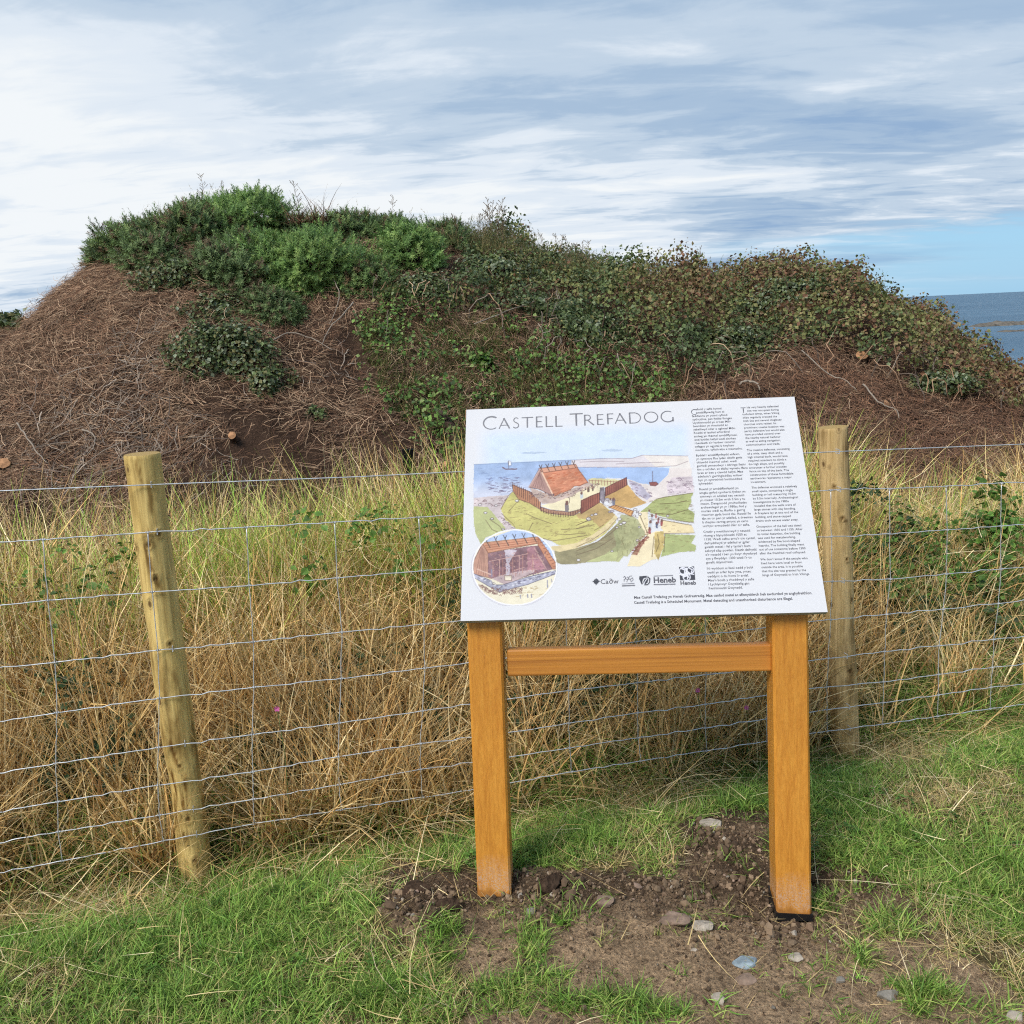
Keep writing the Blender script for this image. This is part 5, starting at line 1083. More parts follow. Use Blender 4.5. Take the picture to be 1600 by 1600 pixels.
x, y = sample_lawn(300000, r1); px, py = proj(np.stack([x, y, terrain(x, y)], -1)); soil = soil_mask(px, py) & (y < fence_y(x) - .1)
ring = blobs(px, py, [(860, 1400, 120, 45), (1100, 1390, 170, 40), (1250, 1440, 150, 40), (660, 1420, 70, 40), (1120, 1320, 80, 40), (1300, 1400, 90, 30)])
keep = soil & (r1.uniform(0, 1, len(x)) < .40 + .7 * ring + .25 * fbm(x * 6, y * 6, 85, 2)); x, y, ring = x[keep], y[keep], ring[keep]; n = len(x)
sz = np.exp(r1.normal(math.log(.0034), .62, n)) * (.6 + .75 * ring); sz = np.clip(sz, .0012, .021)
idx = np.where(r1.uniform(0, 1, n) < .95, r1.randint(0, 5, n), 5 + r1.randint(0, 3, n))
scatter('earth_crumbs', crumb_p, np.stack([x, y, terrain(x, y) + sz * .25], -1), r1.uniform(0, 6, (n, 3)), sz, idx, 'crumbs of dug earth and small pebbles')
SM = {'pale': mat_simple('pale_stone', (.36, .31, .25), .9, .2, 0, 45, .35, .6, 6), 'slate': mat_simple('slate', (.22, .27, .30), .6, .4, 0, 40, .4, .6, 6), 'pink': mat_simple('pinkish_stone', (.22, .155, .115), .95, .2, 0, 50, .35, .6, 6), 'grey': mat_simple('grey_stone', (.22, .20, .17), .9, .2, 0, 50, .35, .6, 6), 'clod': mat_simple('earth_clod', (.060, .038, .025), .95, .1, 0, 60, .5, 1., 6)}
def stone(px_, py_, w, sq, kind, label, cat='stone', name='stone', sub=3, rotz=None):
    P = ground_pt(px_, py_, 0.); P[2] = terrain(P[0], P[1]); P = ground_pt(px_, py_, float(P[2])); s_ = w * np.linalg.norm(P - CP) / FPX / 2
    me = rock_mesh(name, SM[kind], r1, sub, (s_, s_ * sq[0], s_ * sq[1]), .22); o = obj(name, me, None, (float(P[0]), float(P[1]), float(terrain(P[0], P[1])) + s_ * sq[1] * .30)); o.rotation_euler = (r1.normal(0, .1), r1.normal(0, .1), r1.uniform(-.4, .4) if rotz is None else rotz)
    return tag(o, label, cat, 'stones lying on the dug earth' if cat == 'stone' else None)
stone(1122, 1562, 28, (.95, .62), 'pale', 'pale upright pebble nearest the camera, below the blue slate')
stone(1166, 1504, 44, (.62, .25), 'slate', 'flat blue grey slate flake in the middle of the dug earth', rotz=-.25)
stone(1097, 1447, 34, (.7, .35), 'pale', 'flat whitish stone left of the foot of the thicker leg')
stone(1050, 1440, 50, (.65, .25), 'pink', 'wide pinkish flat stone between the two legs')
stone(1245, 1495, 24, (.8, .4), 'pale', 'small cream stone to the right of the slate flake')
stone(1386, 1557, 32, (.7, .5), 'grey', 'grey rounded stone at the lower right of the dug earth')
stone(1112, 1290, 44, (.6, .35), 'pale', 'pale flat stone on the earth behind the board')
stone(828, 1429, 17, (.9, .9), 'grey', 'small round grey pebble by the left leg')
stone(1586, 1590, 28, (.8, .5), 'pale', 'pale stone in the bottom right corner of the lawn')
stone(1312, 1534, 15, (.8, .8), 'grey', 'little grey pebble between slate and grey rounded stone')
stone(1084, 1486, 12, (.8, .7), 'pale', 'tiny white pebble left of the slate flake')
stone(1162, 1532, 38, (.6, .3), 'pink', 'low brown pink stone half sunk below the slate')
stone(945, 1405, 30, (.8, .6), 'pink', 'brownish lump of stone in the crumbled earth')
stone(1240, 1452, 13, (.8, .8), 'pale', 'pebble just in front of the black shoe')
stone(858, 1386, 42, (.85, .75), 'clod', 'large dark clod of earth beside the left leg', 'clod', 'earth_clod')
stone(700, 1420, 50, (.6, .45), 'clod', 'dark upturned clod of turf left of the board', 'clod', 'earth_clod')
stone(650, 1400, 60, (.6, .5), 'clod', 'broad earth clod under the dry turf left of the board', 'clod', 'earth_clod')
stone(1302, 1415, 34, (.8, .5), 'clod', 'brown earth clod right of the board', 'clod', 'earth_clod')

# ------------------------------------------------------------------ mound: brushwood, bushes, thicket
r2 = np.random.RandomState(23)
def twig_proto(k, col):
    n = 9; t = np.linspace(0, 1, n); a = np.cumsum(r2.normal(0, .19, n)); P = np.stack([np.cumsum(np.cos(a)), np.cumsum(np.sin(a)), r2.normal(0, .15, n) + .45 * np.sin(t * PI)], -1) / n
    V, Fs = tube(P, .013 * (1.1 - .7 * t), 4); return V, Fs, np.tile(np.array(col), (len(V), 1))
def twig_bundle(m_, cols, spread, l0, l1, aln=None):
    parts = []
    for k in range(m_):
        V, Fs, C = twig_proto(k, pick(cols, 1, r2)[0]); s_ = r2.uniform(l0, l1); V = V * [s_, s_, s_ * .6]; a = r2.uniform(0, 2 * PI) if aln is None else r2.normal(0, aln); c_, s2 = math.cos(a), math.sin(a)
        V = V @ np.array([[c_, s2, 0], [-s2, c_, 0], [0, 0, 1]]) + [r2.normal(0, spread), r2.normal(0, spread), r2.uniform(0, .02)]; parts.append((V, Fs, C))
    V, Fs, C = join(parts); return np_mesh('twig_bundle', V, Fs, M['twig'], C)
TW = [(.26, .155, .095), (.36, .225, .14), (.15, .088, .055), (.45, .31, .20), (.095, .058, .038)]; TG = [(.23, .185, .145), (.30, .245, .195), (.17, .13, .105)]; TR = [(.27, .140, .085), (.36, .195, .115), (.16, .085, .055), (.10, .06, .042)]
tw_p = [twig_bundle(26, TW, .10, .04, .19, .45) for _ in range(4)] + [twig_bundle(6, TG, .10, .12, .34) for _ in range(4)] + [twig_bundle(26, TR + TW[:1], .09, .04, .14, .6) for _ in range(4)]
n0 = 44000; x = r2.uniform(-8.5, 9., n0); y = r2.uniform(6.2, 11.2, n0); z = terrain(x, y); px, py = proj(np.stack([x, y, z], -1)); nn = fbm(x * 1.3, y * 1.3, 87, 3) * 2
LEFT = [(-600, 1000), (-600, 480), (0, 500), (150, 415), (215, 420), (300, 480), (340, 470), (300, 560), (290, 640), (330, 700), (400, 800), (300, 1000)]
RIGHTP = [(1080, 620), (1180, 585), (1290, 560), (1400, 600), (1600, 640), (1900, 640), (1900, 1000), (1240, 1000), (1240, 660)]
SOILM = [(430, 500), (600, 500), (640, 620), (740, 700), (740, 900), (380, 900), (350, 640), (420, 600)]
inl = inpoly(px, py, LEFT); inr = inpoly(px, py, RIGHTP); ins = inpoly(px, py, SOILM); grey = blobs(px, py, [(220, 640, 80, 90), (150, 700, 150, 70), (330, 720, 60, 50), (520, 590, 50, 25)])
thk = (px > 620) & (py < np.interp(px, [560, 700, 860, 960, 1060, 1150, 1220, 1290, 1400, 1600, 2000], [470, 488, 510, 582, 592, 600, 562, 540, 598, 645, 760]) - 25)
dens = np.where(thk, .10, np.where(inl, np.clip(1.0 + .5 * nn - 1.0 * sstep(570, 680, py) * (nn > -.15), .20, 1), np.where(inr, np.clip(.85 + .6 * nn, .45, 1), np.where(ins, .12 + .3 * (nn > .15), .42))))
keep = r2.uniform(0, 1, n0) < dens; idx = np.where(r2.uniform(0, 1, n0) < grey * .33, 4 + r2.randint(0, 4, n0), np.where((inr & (r2.uniform(0, 1, n0) < .85)) | (r2.uniform(0, 1, n0) < .35), 8 + r2.randint(0, 4, n0), r2.randint(0, 4, n0)))
x, y, z, idx = x[keep], y[keep], z[keep], idx[keep]; n = len(x); nm = tnorm(x, y, .08)
rot_ = np.stack([np.arctan2(-nm[:, 1], nm[:, 2]), np.arctan2(nm[:, 0], nm[:, 2]), 0 * x], -1) + r2.normal(0, .18, (n, 3))
# spin about the surface normal: turn to matrices, then to Euler angles
from mathutils import Euler
spin = 1.3 * PI + 3.2 * fbm(x * .8, y * .9, 88, 3) * 2 + r2.normal(0, .45, n); out = np.zeros((n, 3))
for i in range(n):
    q = Vector(nm[i]).to_track_quat('Z', 'Y') @ Euler((r2.normal(0, .15), r2.normal(0, .15), spin[i])).to_quaternion(); out[i] = q.to_euler()[:]
scatter('brushwood_litter', tw_p, np.stack([x, y, z + .012], -1), out, r2.uniform(.6, 1.25, n), idx, 'brown twigs and torn roots covering the cut slopes of the mound')

# gorse spray: a short shoot set with green spines
def spray():
    TV, TF, TC = [], [], []
    for q in range(22):
        t = (q + .5) / 22; a = q * 2.39996; l = .40 * (1 - .55 * t); up = .35 + .35 * t; rr = math.cos(up) * l; b = len(TV); w = .038
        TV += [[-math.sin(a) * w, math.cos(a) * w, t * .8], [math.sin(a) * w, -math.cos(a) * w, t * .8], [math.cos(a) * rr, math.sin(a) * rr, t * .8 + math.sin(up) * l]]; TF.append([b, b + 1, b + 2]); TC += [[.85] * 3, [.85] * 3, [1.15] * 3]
    b = len(TV); TV += [[-.02, 0, 0], [.02, 0, 0], [0, 0, 1.]]; TF.append([b, b + 1, b + 2]); TC += [[.85] * 3, [.85] * 3, [1.] * 3]
    return np.array(TV), np.array(TF), np.array(TC)
SV, SF, SCc = spray()
M['stem'] = mat_simple('bush_stems', (.12, .085, .06), .9, .1, 0, 20, .4)
M['palestem'] = mat_simple('pale_branch', (.26, .215, .17), .8, .2, 0, 20, .3, .2)
def lumpy(n, rx, ry, rz_, r, lumps=9, lo=.72):
    """points in the outer shell of a lumpy mass, and the way out of it"""
    D = r.normal(size=(n, 3)); D /= np.linalg.norm(D, axis=1)[:, None]; D[:, 2] = np.where(D[:, 2] < -.8, -D[:, 2], D[:, 2]); D[:, 1] = np.where(D[:, 1] > .55, -D[:, 1], D[:, 1])
    LD_ = r.normal(size=(lumps, 3)); LD_ /= np.linalg.norm(LD_, axis=1)[:, None]; LD_[:, 2] = np.abs(LD_[:, 2]) * .9 - .1; dot = D @ LD_.T
    k = np.argmax(dot, 1); near = dot[np.arange(n), k]; bul = .58 + .62 * sstep(.66, 1., near); bul *= 1 + .10 * r.normal(0, .6, n)
    rad = bul * r.uniform(lo ** 3, 1, n) ** (1 / 3.)
    out = D * .6 + (D - LD_[k] * .85) * .7; out[:, 2] += .25
    return D * rad[:, None] * [rx, ry, rz_], out
def bush(name, label, cat, cx, cy, rx, ry, kind, cols, n, s0, s1, r, group, depth=.75, sink=.10, y1=13.):
    P = hit(cx, cy, 5., y1); D_ = np.linalg.norm(P - CP); wx, wz = rx * D_ / FPX, ry * D_ / FPX; wy = wx * depth
    root = empty(name, (float(P[0]), float(P[1]) + wy * sink, float(P[2]) - wz * .1), label, cat, group)
    pos, out = lumpy(n, wx, wy, wz, r, max(5, int(rx / 9)))
    if kind == 'gorse': V, Fs, C = stamp(SV, SF, SCc, pos, frames(out + r.normal(0, .35, (n, 3)), r), r.uniform(s0, s1, n), pick(cols, n, r, .28))
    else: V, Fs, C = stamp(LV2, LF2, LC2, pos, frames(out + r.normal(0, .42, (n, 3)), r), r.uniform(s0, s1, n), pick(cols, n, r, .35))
    obj('foliage', np_mesh('foliage', V, Fs, M['leaf'], C), root, (0, 0, 0))
    st = []
    for k in range(9):
        a = r.uniform(0, 2 * PI); e = np.array([math.cos(a) * wx * .75, math.sin(a) * wy * .75, r.uniform(-.1, .7) * wz]); t = np.linspace(0, 1, 6)[:, None]
        path = e * t + np.array([0, 0, -wz * .35]) * (1 - t) ** 2 + r.normal(0, .03, (6, 3)); V, Fs = tube(path, .014 * (1.2 - t[:, 0]), 5); st.append((V, Fs))
    V, Fs, _ = join(st); obj('stems', np_mesh('stems', V, Fs, M['stem'], None, True), root, (0, 0, 0))
    return root
GO = [(.16, .245, .085), (.20, .295, .10), (.115, .18, .07), (.26, .34, .125), (.11, .165, .07), (.22, .15, .085)]; GB = [(.20, .33, .095), (.26, .40, .115), (.15, .25, .08), (.32, .44, .14), (.17, .285, .085)]; GD = [(.18, .26, .10), (.13, .195, .08), (.23, .31, .13), (.20, .15, .09)]
gorse = [(392, 352, 92, 58, GB, 'rounded bright green gorse bush at the very top of the mound'), (300, 372, 84, 58, GO, 'dark green gorse bush on the left shoulder of the mound top'), (212, 390, 62, 46, GO, 'low gorse bush overhanging the bare left slope'),
         (462, 432, 118, 82, GB, 'largest bright gorse bush bulging over the dark hollow'), (560, 448, 52, 60, GO, 'gorse bush joined to the right side of the largest one'), (352, 432, 62, 60, GD, 'grey green gorse bush above the dark bramble bush'), (545, 374, 62, 44, GO, 'gorse bush on the skyline right of the mound top'),
         (640, 405, 62, 62, GB, 'fresh green gorse bush above the brown hollow'), (696, 386, 58, 46, GO, 'gorse bush on the skyline where the ridge begins to drop'), (162, 404, 24, 30, GO, 'small gorse sprig sticking out at the left end of the mound top'), (478, 372, 50, 28, GO, 'gorse behind the patch of dead brown stems'),
         (250, 410, 56, 44, GD, 'bluish gorse bush filling the shoulder below the skyline'), (395, 404, 66, 46, GO, 'gorse bush between the topmost bush and the largest one'), (600, 374, 50, 36, GO, 'low gorse on the skyline behind the fresh green bush'), (430, 490, 60, 38, GD, 'shaded lower skirt of gorse beside the dark bramble bush')]
for cx, cy, rx, ry, cols, lb in gorse: bush('gorse_bush', lb, 'gorse bush', cx, cy, rx, ry, 'gorse', cols, int(1150 * (rx * ry / 4000.) ** .75) + 300, .09, .16, r2, 'gorse bushes on top of the mound')
BD = [(.10, .14, .050), (.14, .19, .070), (.070, .10, .042), (.27, .31, .20), (.18, .17, .07)]
for cx, cy, rx, ry, n, lb in ((350, 560, 82, 88, 5200, 'big dark bramble bush hanging down the middle of the slope'), (285, 440, 72, 48, 2600, 'bramble bush spilling over the edge of the left slope'), (345, 490, 62, 42, 1900, 'bramble between the gorse and the big dark bramble bush'), (492, 650, 24, 20, 380, 'small bramble plant low on the bare earth'), (418, 600, 46, 40, 1000, 'thin bramble at the right foot of the big dark bush'),
        (775, 430, 70, 50, 2600, 'dark bramble bush at the top of the slope where the ridge falls'), (850, 490, 80, 48, 2800, 'dense dark bramble bush right of the hollow'), (930, 520, 78, 52, 2900, 'dark blue green bramble bush above the middle of the board'), (1245, 470, 85, 52, 3000, 'dark bramble hump on the right shoulder of the mound'), (1150, 545, 80, 48, 2700, 'bramble bush hanging low above the right half of the board'), (1480, 600, 70, 30, 2000, 'bramble at the far right foot of the ridge'), (660, 455, 56, 42, 1700, 'shaded bramble in the brown hollow under the gorse')):
    bush('bramble_bush', lb, 'bramble bush', cx, cy, rx, ry, 'leaf', BD, int(n * 1.15), .020, .044, r2, 'bramble bushes on the mound', .55)
bush('nettle_plant', 'bright green leafy plant alone on the brown slope above the board', 'plant', 751, 572, 17, 22, 'leaf', NET, 420, .05, .085, r2, None, .8)
bush('far_bush', 'dark bush cut off by the left edge beyond the slope', 'bush', -12, 508, 42, 34, 'leaf', BD, 1800, .05, .08, r2, None, .8, .25, 16.)
# dead brown gorse stems in the crown
P = hit(492, 372, 6, 12); n = 170; V, F, C = blades(n, .15, .45, .22, .2, 1.5, .0, .9, .006, .012, [(.22, .12, .07), (.30, .18, .10), (.16, .09, .055)], seg=4, r=r2)
o = obj('dead_gorse', np_mesh('dead_gorse', V, F, M['twig'], C), None, (float(P[0]), float(P[1]) - .25, float(P[2]) + .12)); tag(o, 'patch of dead brown gorse stems between the green gorse bushes', 'dead bush')

# bramble thicket over the ridge to the right: one mass of leaves
def thicket(name, label, sel, n0, cols, s0, s1, hgt, r, lump=1.):
    x = r.uniform(-2.2, 10.5, n0); y = r.uniform(6.6, 11.6, n0); z = terrain(x, y); px, py = proj(np.stack([x, y, z], -1))
    lm = fbm(x * 1.6, y * 1.6, 93, 3) * 2; lb_ = fbm(x * 2.9 + .4 * z, y * 2.2 + 1.3 * z, 94, 3) * 2; lift = hgt * (1 - .62 * sstep(1380, 1500, px)) * np.clip(.50 + lump * (.7 * lm + 1.1 * lb_), .05, 1.7)
    k = sel(px + 22 * lm, py + 18 * lm, y); k &= r.uniform(0, 1, n0) < np.clip(1.2 + 1.2 * lb_, .4, 1)
    x, y, z, lift, lm = x[k], y[k], z[k], lift[k], lm[k]; n = len(x); nm = tnorm(x, y, .1)
    def surf(a, b):
        zz_ = terrain(a, b); return zz_ + hgt * 1.3 * np.clip(.50 + lump * (1.4 * fbm(a * 1.6, b * 1.6, 93, 3) + 2.2 * fbm(a * 2.9 + .4 * zz_, b * 2.2 + 1.3 * zz_, 94, 3)), .05, 1.7)
    e = .06; ns = np.stack([-(surf(x + e, y) - surf(x - e, y)) / (2 * e), -(surf(x, y + e) - surf(x, y - e)) / (2 * e), np.ones_like(x)], -1); ns /= np.linalg.norm(ns, axis=1)[:, None]
    nm = nm + np.stack([0 * x, -.25 + 0 * x, 0 * x], -1); f = r.uniform(0, 1, n) ** .45
    P = np.stack([x, y, z], -1) + nm * (lift * f)[:, None] + r.normal(0, .03, (n, 3))
    tint = pick(cols(P, r, n), n, r, .35) if callable(cols) is False else cols(P, r, n)
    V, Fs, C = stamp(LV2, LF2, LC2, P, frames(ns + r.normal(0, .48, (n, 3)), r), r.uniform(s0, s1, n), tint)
    o = obj(name, np_mesh(name, V, Fs, M['leaf'], C)); tag(o, label, None, None, 'stuff'); return o
TBOT = [(560, 470), (600, 490), (700, 488), (760, 492), (860, 510), (900, 562), (960, 582), (1000, 566), (1060, 592), (1150, 600), (1220, 562), (1290, 540), (1350, 570), (1400, 598), (1480, 612), (1600, 645), (1800, 720), (2000, 760)]
tb = np.array(TBOT, float)
def sel_thick(px, py, y): return (px > 600) & (py < np.interp(px, tb[:, 0], tb[:, 1])) & ~((px < 720) & (py < 440))
def col_thick(P, r, n):
    px, py = proj(P); dark = pick([(.115, .16, .058), (.145, .195, .075), (.20, .245, .125), (.085, .12, .05)], n, r, .25) * (1 + 1.1 * fbm(P[:, 0] * 2.1, P[:, 1] * 2 + P[:, 2] * 2, 102, 3))[:, None]
    olive = pick([(.22, .235, .08), (.27, .26, .10), (.15, .18, .06)], n, r, .3); rust = pick([(.24, .16, .08), (.25, .125, .07), (.30, .235, .11), (.17, .10, .06)], n, r, .3)
    crest = np.interp(px, [a for a, b in CREST], [b for a, b in CREST]); up = 1 - sstep(0, 75, py - crest + 20 * fbm(px / 50, py / 50, 98, 2))
    wr = np.clip(up * sstep(950, 1050, px) * .42 + .7 * blobs(px, py, [(1500, 560, 70, 30), (1580, 590, 60, 30), (1050, 455, 90, 45), (1160, 440, 80, 24)]) * .6 + .03, 0, .6); u = np.clip(.5 + 1.5 * fbm(P[:, 0] * 3.2, P[:, 1] * 3 + P[:, 2] * 3, 101, 3) + r.uniform(-.28, .28, n), .0, 1)[:, None]
    wo_ = np.clip(wr + .25 + .25 * sstep(830, 1100, px) * up, 0, .9); return np.where(u < wr[:, None], rust, np.where(u < wo_[:, None], olive, dark))
thicket('bramble_thicket', 'dense bramble and ivy thicket along the ridge right of the gorse', sel_thick, 210000, col_thick, .020, .048, .40, r2, .9)
def sel_mid(px, py, y):
    m1 = inpoly(px, py, [(555, 500), (640, 470), (760, 480), (900, 560), (1060, 590), (1040, 660), (700, 660), (740, 720), (660, 710), (610, 650), (548, 600), (560, 560)])
    return m1 & (fbm(px / 34., py / 26., 99, 3) > -.09) & (np.random.RandomState(5).uniform(0, 1, len(px)) < .9)
def col_mid(P, r, n): return pick([(.13, .24, .050), (.18, .31, .070), (.085, .16, .042), (.22, .29, .095), (.07, .115, .04)], n, r, .35)
thicket('nettle_patch', 'green nettles and ivy creeping over the brown earth in the middle of the mound', sel_mid, 170000, col_mid, .022, .046, .20, r2, .9)
# bare bramble stems trailing through the lower edge of the thicket
st = []
for k in range(130):
    a = r2.uniform(600, 1650); b0 = np.interp(a, tb[:, 0], tb[:, 1]) + r2.uniform(-55, 22); P = hit(a, b0, 6., 12.); nm = tnorm(np.array([P[0]]), np.array([P[1]]))[0]
    dirv = np.array([r2.normal(0, .5), -.5, -.75]) * r2.uniform(.15, .38); t = np.linspace(0, 1, 7)[:, None]
    path = P + [0, -.12, .06] + dirv * t + np.array([0, -.05, .12]) * (4 * t * (1 - t)) + r2.normal(0, .012, (7, 3)); V, Fs = tube(path, .0045, 4); st.append((V, Fs, np.tile(pick(TG + TW, 1, r2)[0], (len(V), 1))))
for k in range(95):
    a = r2.uniform(760, 1400); P = hit(a, np.interp(a, [q[0] for q in CREST], [q[1] for q in CREST]) + r2.uniform(-2, 26), 8., 12.); l = r2.uniform(.07, .24); ph = r2.uniform(0, 2 * PI); t = np.linspace(0, 1, 7)[:, None]
    path = P + [0, 0, .12] + np.hstack([np.cos(ph) * t * l * .9, np.sin(ph) * t * l * .5, (t * 1.25 - t * t * .8) * l]) + r2.normal(0, .008, (7, 3)); V, Fs = tube(path, .0035, 4); cc1 = pick([(.20, .12, .08), (.14, .13, .06)], 1, r2)[0]; st.append((V, Fs, np.tile(cc1, (len(V), 1))))
    m2 = 12; pos = path[r2.randint(2, 7, m2)] + r2.normal(0, .02, (m2, 3)); V, Fs, C = stamp(LV2, LF2, LC2, pos, frames(r2.normal(0, 1, (m2, 3)) + [0, 0, .5], r2), r2.uniform(.016, .034, m2), pick([(.10, .13, .06), (.26, .15, .07), (.07, .10, .05)], m2, r2)); st.append((V, Fs, C))
V, Fs, C = join(st); o = obj('bramble_stems', np_mesh('bramble_stems', V, Fs, M['twig'], C)); tag(o, 'bare bramble stems trailing from the lower edge of the thicket', None, None, 'stuff')
# grass and thin shoots along the crest and in the middle of the slope
cg_p = [tm('crest_grass', 22, .12, .42, .05, .0, .6, .1, .9, .003, .006, [(.24, .22, .09), (.14, .18, .06), (.34, .27, .13)], seg=4, r=r2, head=.3) for _ in range(4)] + [tm('crest_grass', 26, .08, .24, .05, .1, 1.2, .1, .9, .004, .008, [(.12, .18, .045), (.18, .22, .06), (.30, .25, .11)], seg=4, r=r2) for _ in range(4)]
px_ = np.concatenate([r2.uniform(180, 700, 160), r2.uniform(700, 1150, 560), r2.uniform(1150, 1700, 90)]); n = len(px_); cy_ = np.interp(px_, [a for a, b in CREST], [b for a, b in CREST]); P = np.array([depth_pt(a, b, 10.3) for a, b in zip(px_, cy_)]); P[:, 1] += r2.uniform(-.6, .6, n); P[:, 2] = terrain(P[:, 0], P[:, 1]) + .10
Pm = []
while len(Pm) < 900:
    a, b = r2.uniform(560, 1080), r2.uniform(500, 700)
    if inpoly(np.array([a]), np.array([b]), [(560, 500), (740, 480), (900, 560), (1080, 600), (1040, 660), (740, 660), (720, 700), (600, 640)])[0]: Pm.append(hit(a, b, 6., 11.))
Pm = np.array(Pm); PP = np.concatenate([P, Pm]); idx = np.concatenate([np.where(px_ > 700, r2.randint(0, 6, n), r2.randint(3, 8, n)), 4 + r2.randint(0, 4, len(Pm))])
scatter('mound_grass', cg_p, PP, rz(len(PP), .25, r2), r2.uniform(.45, .85, len(PP)) * np.where(np.concatenate([px_, 0 * Pm[:, 0]]) > 1120, .55, 1), idx, 'wild grass and shoots on the ridge and slope of the mound')
# tall seed stalks on the skyline: things of their own
def stalk_mesh(h, r):
    n = 9; t = np.linspace(0, 1, n); P = np.stack([np.cumsum(r.normal(0, .008, n)), np.cumsum(r.normal(0, .008, n)), t * h], -1); V, Fs = tube(P, .0028 * (1.15 - .6 * t), 4); parts = [(V, Fs)]
    for k in range(26):
        q = r.uniform(.45, 1.); p = np.array([np.interp(q, t, P[:, c_]) for c_ in range(3)]); a = r.uniform(0, 2 * PI); l = r.uniform(.02, .07) * (1.3 - q * .7)
        e = p + [math.cos(a) * l, math.sin(a) * l, l * .9]; V, Fs = tube([p, (p + e) / 2 + [0, 0, -.003], e], [.0016, .0015, .0032], 4); parts.append((V, Fs))
    return parts
M['stalk'] = mat_simple('dry_stalk', (.20, .15, .10), .9, .1, 0, 20, .3)
sm_ = []
for k in range(4): V, Fs, _ = join(stalk_mesh(.5, r2)); sm_.append(np_mesh('stalk', V, Fs, M['stalk'], None, False))
sx_ = np.concatenate([r2.normal(762, 18, 9), r2.uniform(735, 900, 12), r2.uniform(900, 1150, 16), [1140, 1085, 1020, 320, 345, 470, 610]])
for k, a in enumerate(sx_):
    P = depth_pt(a, np.interp(a, [q[0] for q in CREST], [q[1] for q in CREST]), 10.3 + r2.uniform(-.3, .3)); P[2] = terrain(P[0], P[1])
    o = bpy.data.objects.new('seed_stalk', sm_[k % 4]); COL.objects.link(o); o.location = P; o.rotation_euler = (r2.normal(0, .08), r2.normal(0, .1), r2.uniform(0, 6)); s_ = r2.uniform(.6, 1.05) * (1.3 if k < 9 else .95); o.scale = (s_, s_, s_)
    if k < 21: tag(o, 'thin dry seed stalk on the skyline right of the gorse where the ridge drops', 'dry plant', 'seed stalks where the ridge drops')
    elif k < 40: tag(o, 'low dry seed stalk on the skyline along the dip of the ridge', 'dry plant', 'seed stalks along the dip of the ridge')
    else: tag(o, 'thin dry stalk rising out of the gorse on the mound top', 'dry plant', 'stalks among the gorse')

# cut stumps, roots and branches on the slope
M['bark'] = mat_simple('bark', (.075, .05, .038), .95, .1, 0, 25, .5, .6); M['cut'] = mat_simple('fresh_cut_wood', (.38, .20, .10), .8, .2, 0, 30, .3)
def stump(px_, py_, w, dirv, label, ln=.16):
    P = hit(px_, py_, 6., 12.); D_ = np.linalg.norm(P - CP); r_ = w * .72 * D_ / FPX / 2; dv = np.array(dirv, float) + [r2.normal(0, .4), 0, .55]; dv /= np.linalg.norm(dv); E = P + dv * .03 + np.array([0, -.05, .03]); B = E - dv * ln
    root = empty('cut_stump', tuple(B), label, 'stump', 'freshly cut gorse stumps on the mound'); V, Fs = tube([B, (B + E) / 2 + r2.normal(0, .006, 3), E], [r_ * .95, r_ * 1.05, r_], 12, False); V = V + r2.normal(0, r_ * .05, V.shape); obj('bark', np_mesh('bark', V, Fs, M['bark'], None, False), root)
    Ev = V[-12:]; Vc = np.concatenate([Ev, [Ev.mean(0) + dv * .006]]); obj('cut_face', np_mesh('cut_face', Vc, np.array([[q, (q + 1) % 12, 12] for q in range(12)]), M['cut']), root)
stump(366, 688, 17, (.2, -1, .25), 'orange cut stump on the slope above the leaning post'); stump(12, 731, 24, (.5, -1, .3), 'thick cut stump end by the left edge of the photo'); stump(1342, 564, 24, (-.2, -1, .5), 'orange cut stump high on the slope under the ridge')
stump(1376, 637, 14, (.3, -1, .2), 'small orange stump lower down the right slope'); stump(699, 733, 16, (-.6, -.8, .2), 'cut branch end beside the top left corner of the board'); stump(684, 742, 12, (-.5, -.9, .1), 'smaller cut end just below the one by the board corner')
def branch(label, pts, rad, mat='palestem', name='bare_branch', lift=.12):
    P = np.array([hit(a, b, 6., 12.) + [0, -lift, lift * .6] for a, b in pts]); t = np.linspace(0, len(P) - 1, len(P) * 4); Q = np.stack([np.interp(t, np.arange(len(P)), P[:, c_]) for c_ in range(3)], -1)
    for _ in range(2): Q[1:-1] = (Q[:-2] + Q[1:-1] * 2 + Q[2:]) / 4
    rad = rad * (.6 if mat == 'palestem' else 1); Q += r2.normal(0, rad * .35, Q.shape); V, Fs = tube(Q, np.linspace(rad, rad * .45, len(Q)), 7); o = obj(name, np_mesh(name, V, Fs, M[mat], None, True)); tag(o, label, 'branch'); center(o, tuple(Q[0])); return o
branch('thick dark root slanting down behind the top left corner of the board', [(690, 655), (705, 678), (722, 700), (738, 735)], .055, 'bark', 'old_root', .05)
branch('pale forked branch hanging below the largest gorse bush', [(556, 486), (538, 508), (522, 522), (508, 552)], .012); branch('thin pale twig rising beside the hanging branch', [(524, 448), (536, 470), (532, 492), (520, 520)], .009)
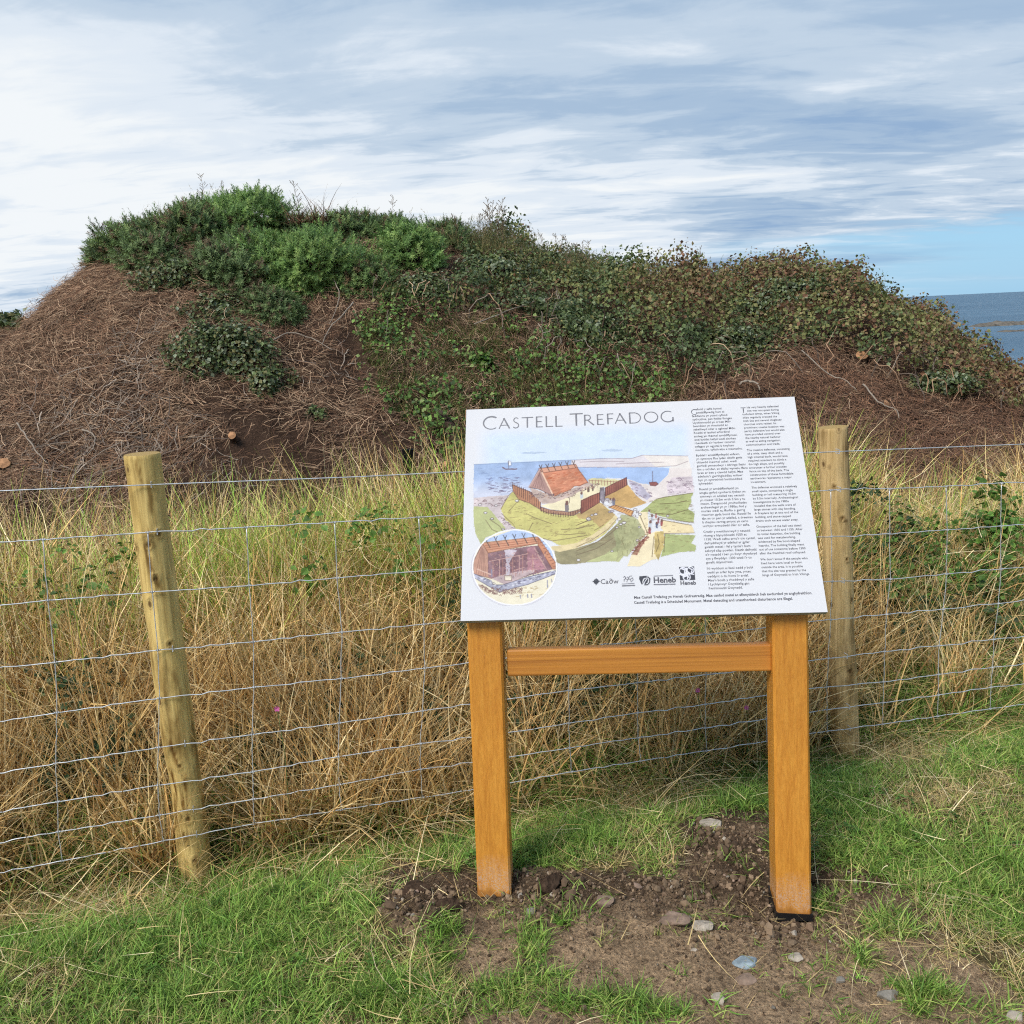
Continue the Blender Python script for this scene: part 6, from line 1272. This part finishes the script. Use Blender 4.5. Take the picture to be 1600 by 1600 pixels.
branch('pale bent stick on the slope just above the board', [(1150, 612), (1165, 606), (1178, 612), (1182, 622)], .02); branch('pale stick lying across the litter right of the board', [(1340, 612), (1362, 640), (1378, 648), (1392, 652), (1395, 665)], .012)
branch('curling root on the lower left slope', [(40, 672), (52, 690), (72, 718), (88, 735)], .013); branch('looped root on the lower left slope above the post', [(140, 682), (160, 690), (160, 708), (148, 722)], .012)
branch('grey stem arching out of the thicket beside the stump', [(1245, 560), (1290, 600), (1310, 604), (1330, 622)], .010); branch('long bare stem crossing the dark hollow', [(742, 520), (790, 500), (850, 478), (880, 480)], .010)
branch('pale stick in the bare earth below the hollow', [(432, 545), (460, 530), (500, 545), (525, 560)], .010)

# pink flowers
M['petal'] = mat_simple('pink_petal', (.62, .12, .38), .6, .3, 0, 20, .15); M['fstem'] = mat_simple('flower_stem', (.10, .16, .05), .7, .2, 0, 20, .2)
for k, (a, b, dd, lb) in enumerate(((1090, 1078, .12, 'pink campion flower under the cross rail of the board'), (1166, 1105, .12, 'lower pink campion flower near the right leg'), (433, 1107, .14, 'pink campion flower behind the netting left of the board'))):
    xx = depth_pt(a, b, 3.)[0]
    for _ in range(3): P = depth_pt(a, b, float(fence_y(xx)) - .01); xx = P[0]
    root = empty('campion_flower', (float(P[0]), float(P[1]), float(terrain(P[0], P[1]))), lb, 'flower', 'pink campion flowers in the long grass')
    V, Fs = tube([[P[0], P[1], terrain(P[0], P[1])], [P[0] + .01, P[1], P[2] * .6], P], .0012, 5); obj('stem', np_mesh('stem', V, Fs, M['fstem']), root)
    for q in range(5):
        an = q * 2 * PI / 5 + .3; e1 = np.array([math.cos(an), -.45, math.sin(an)]); e2 = np.array([-math.sin(an), 0, math.cos(an)]); s_ = .0095
        V = np.array([P, P + e1 * s_ * .6 + e2 * s_ * .35, P + e1 * s_ * 1.05 + e2 * s_ * .28, P + e1 * s_ * .85, P + e1 * s_ * 1.05 - e2 * s_ * .28, P + e1 * s_ * .6 - e2 * s_ * .35]); obj('petal', np_mesh('petal', V, np.array([[0, 1, 2, 3], [0, 3, 4, 5]]), M['petal']), root)
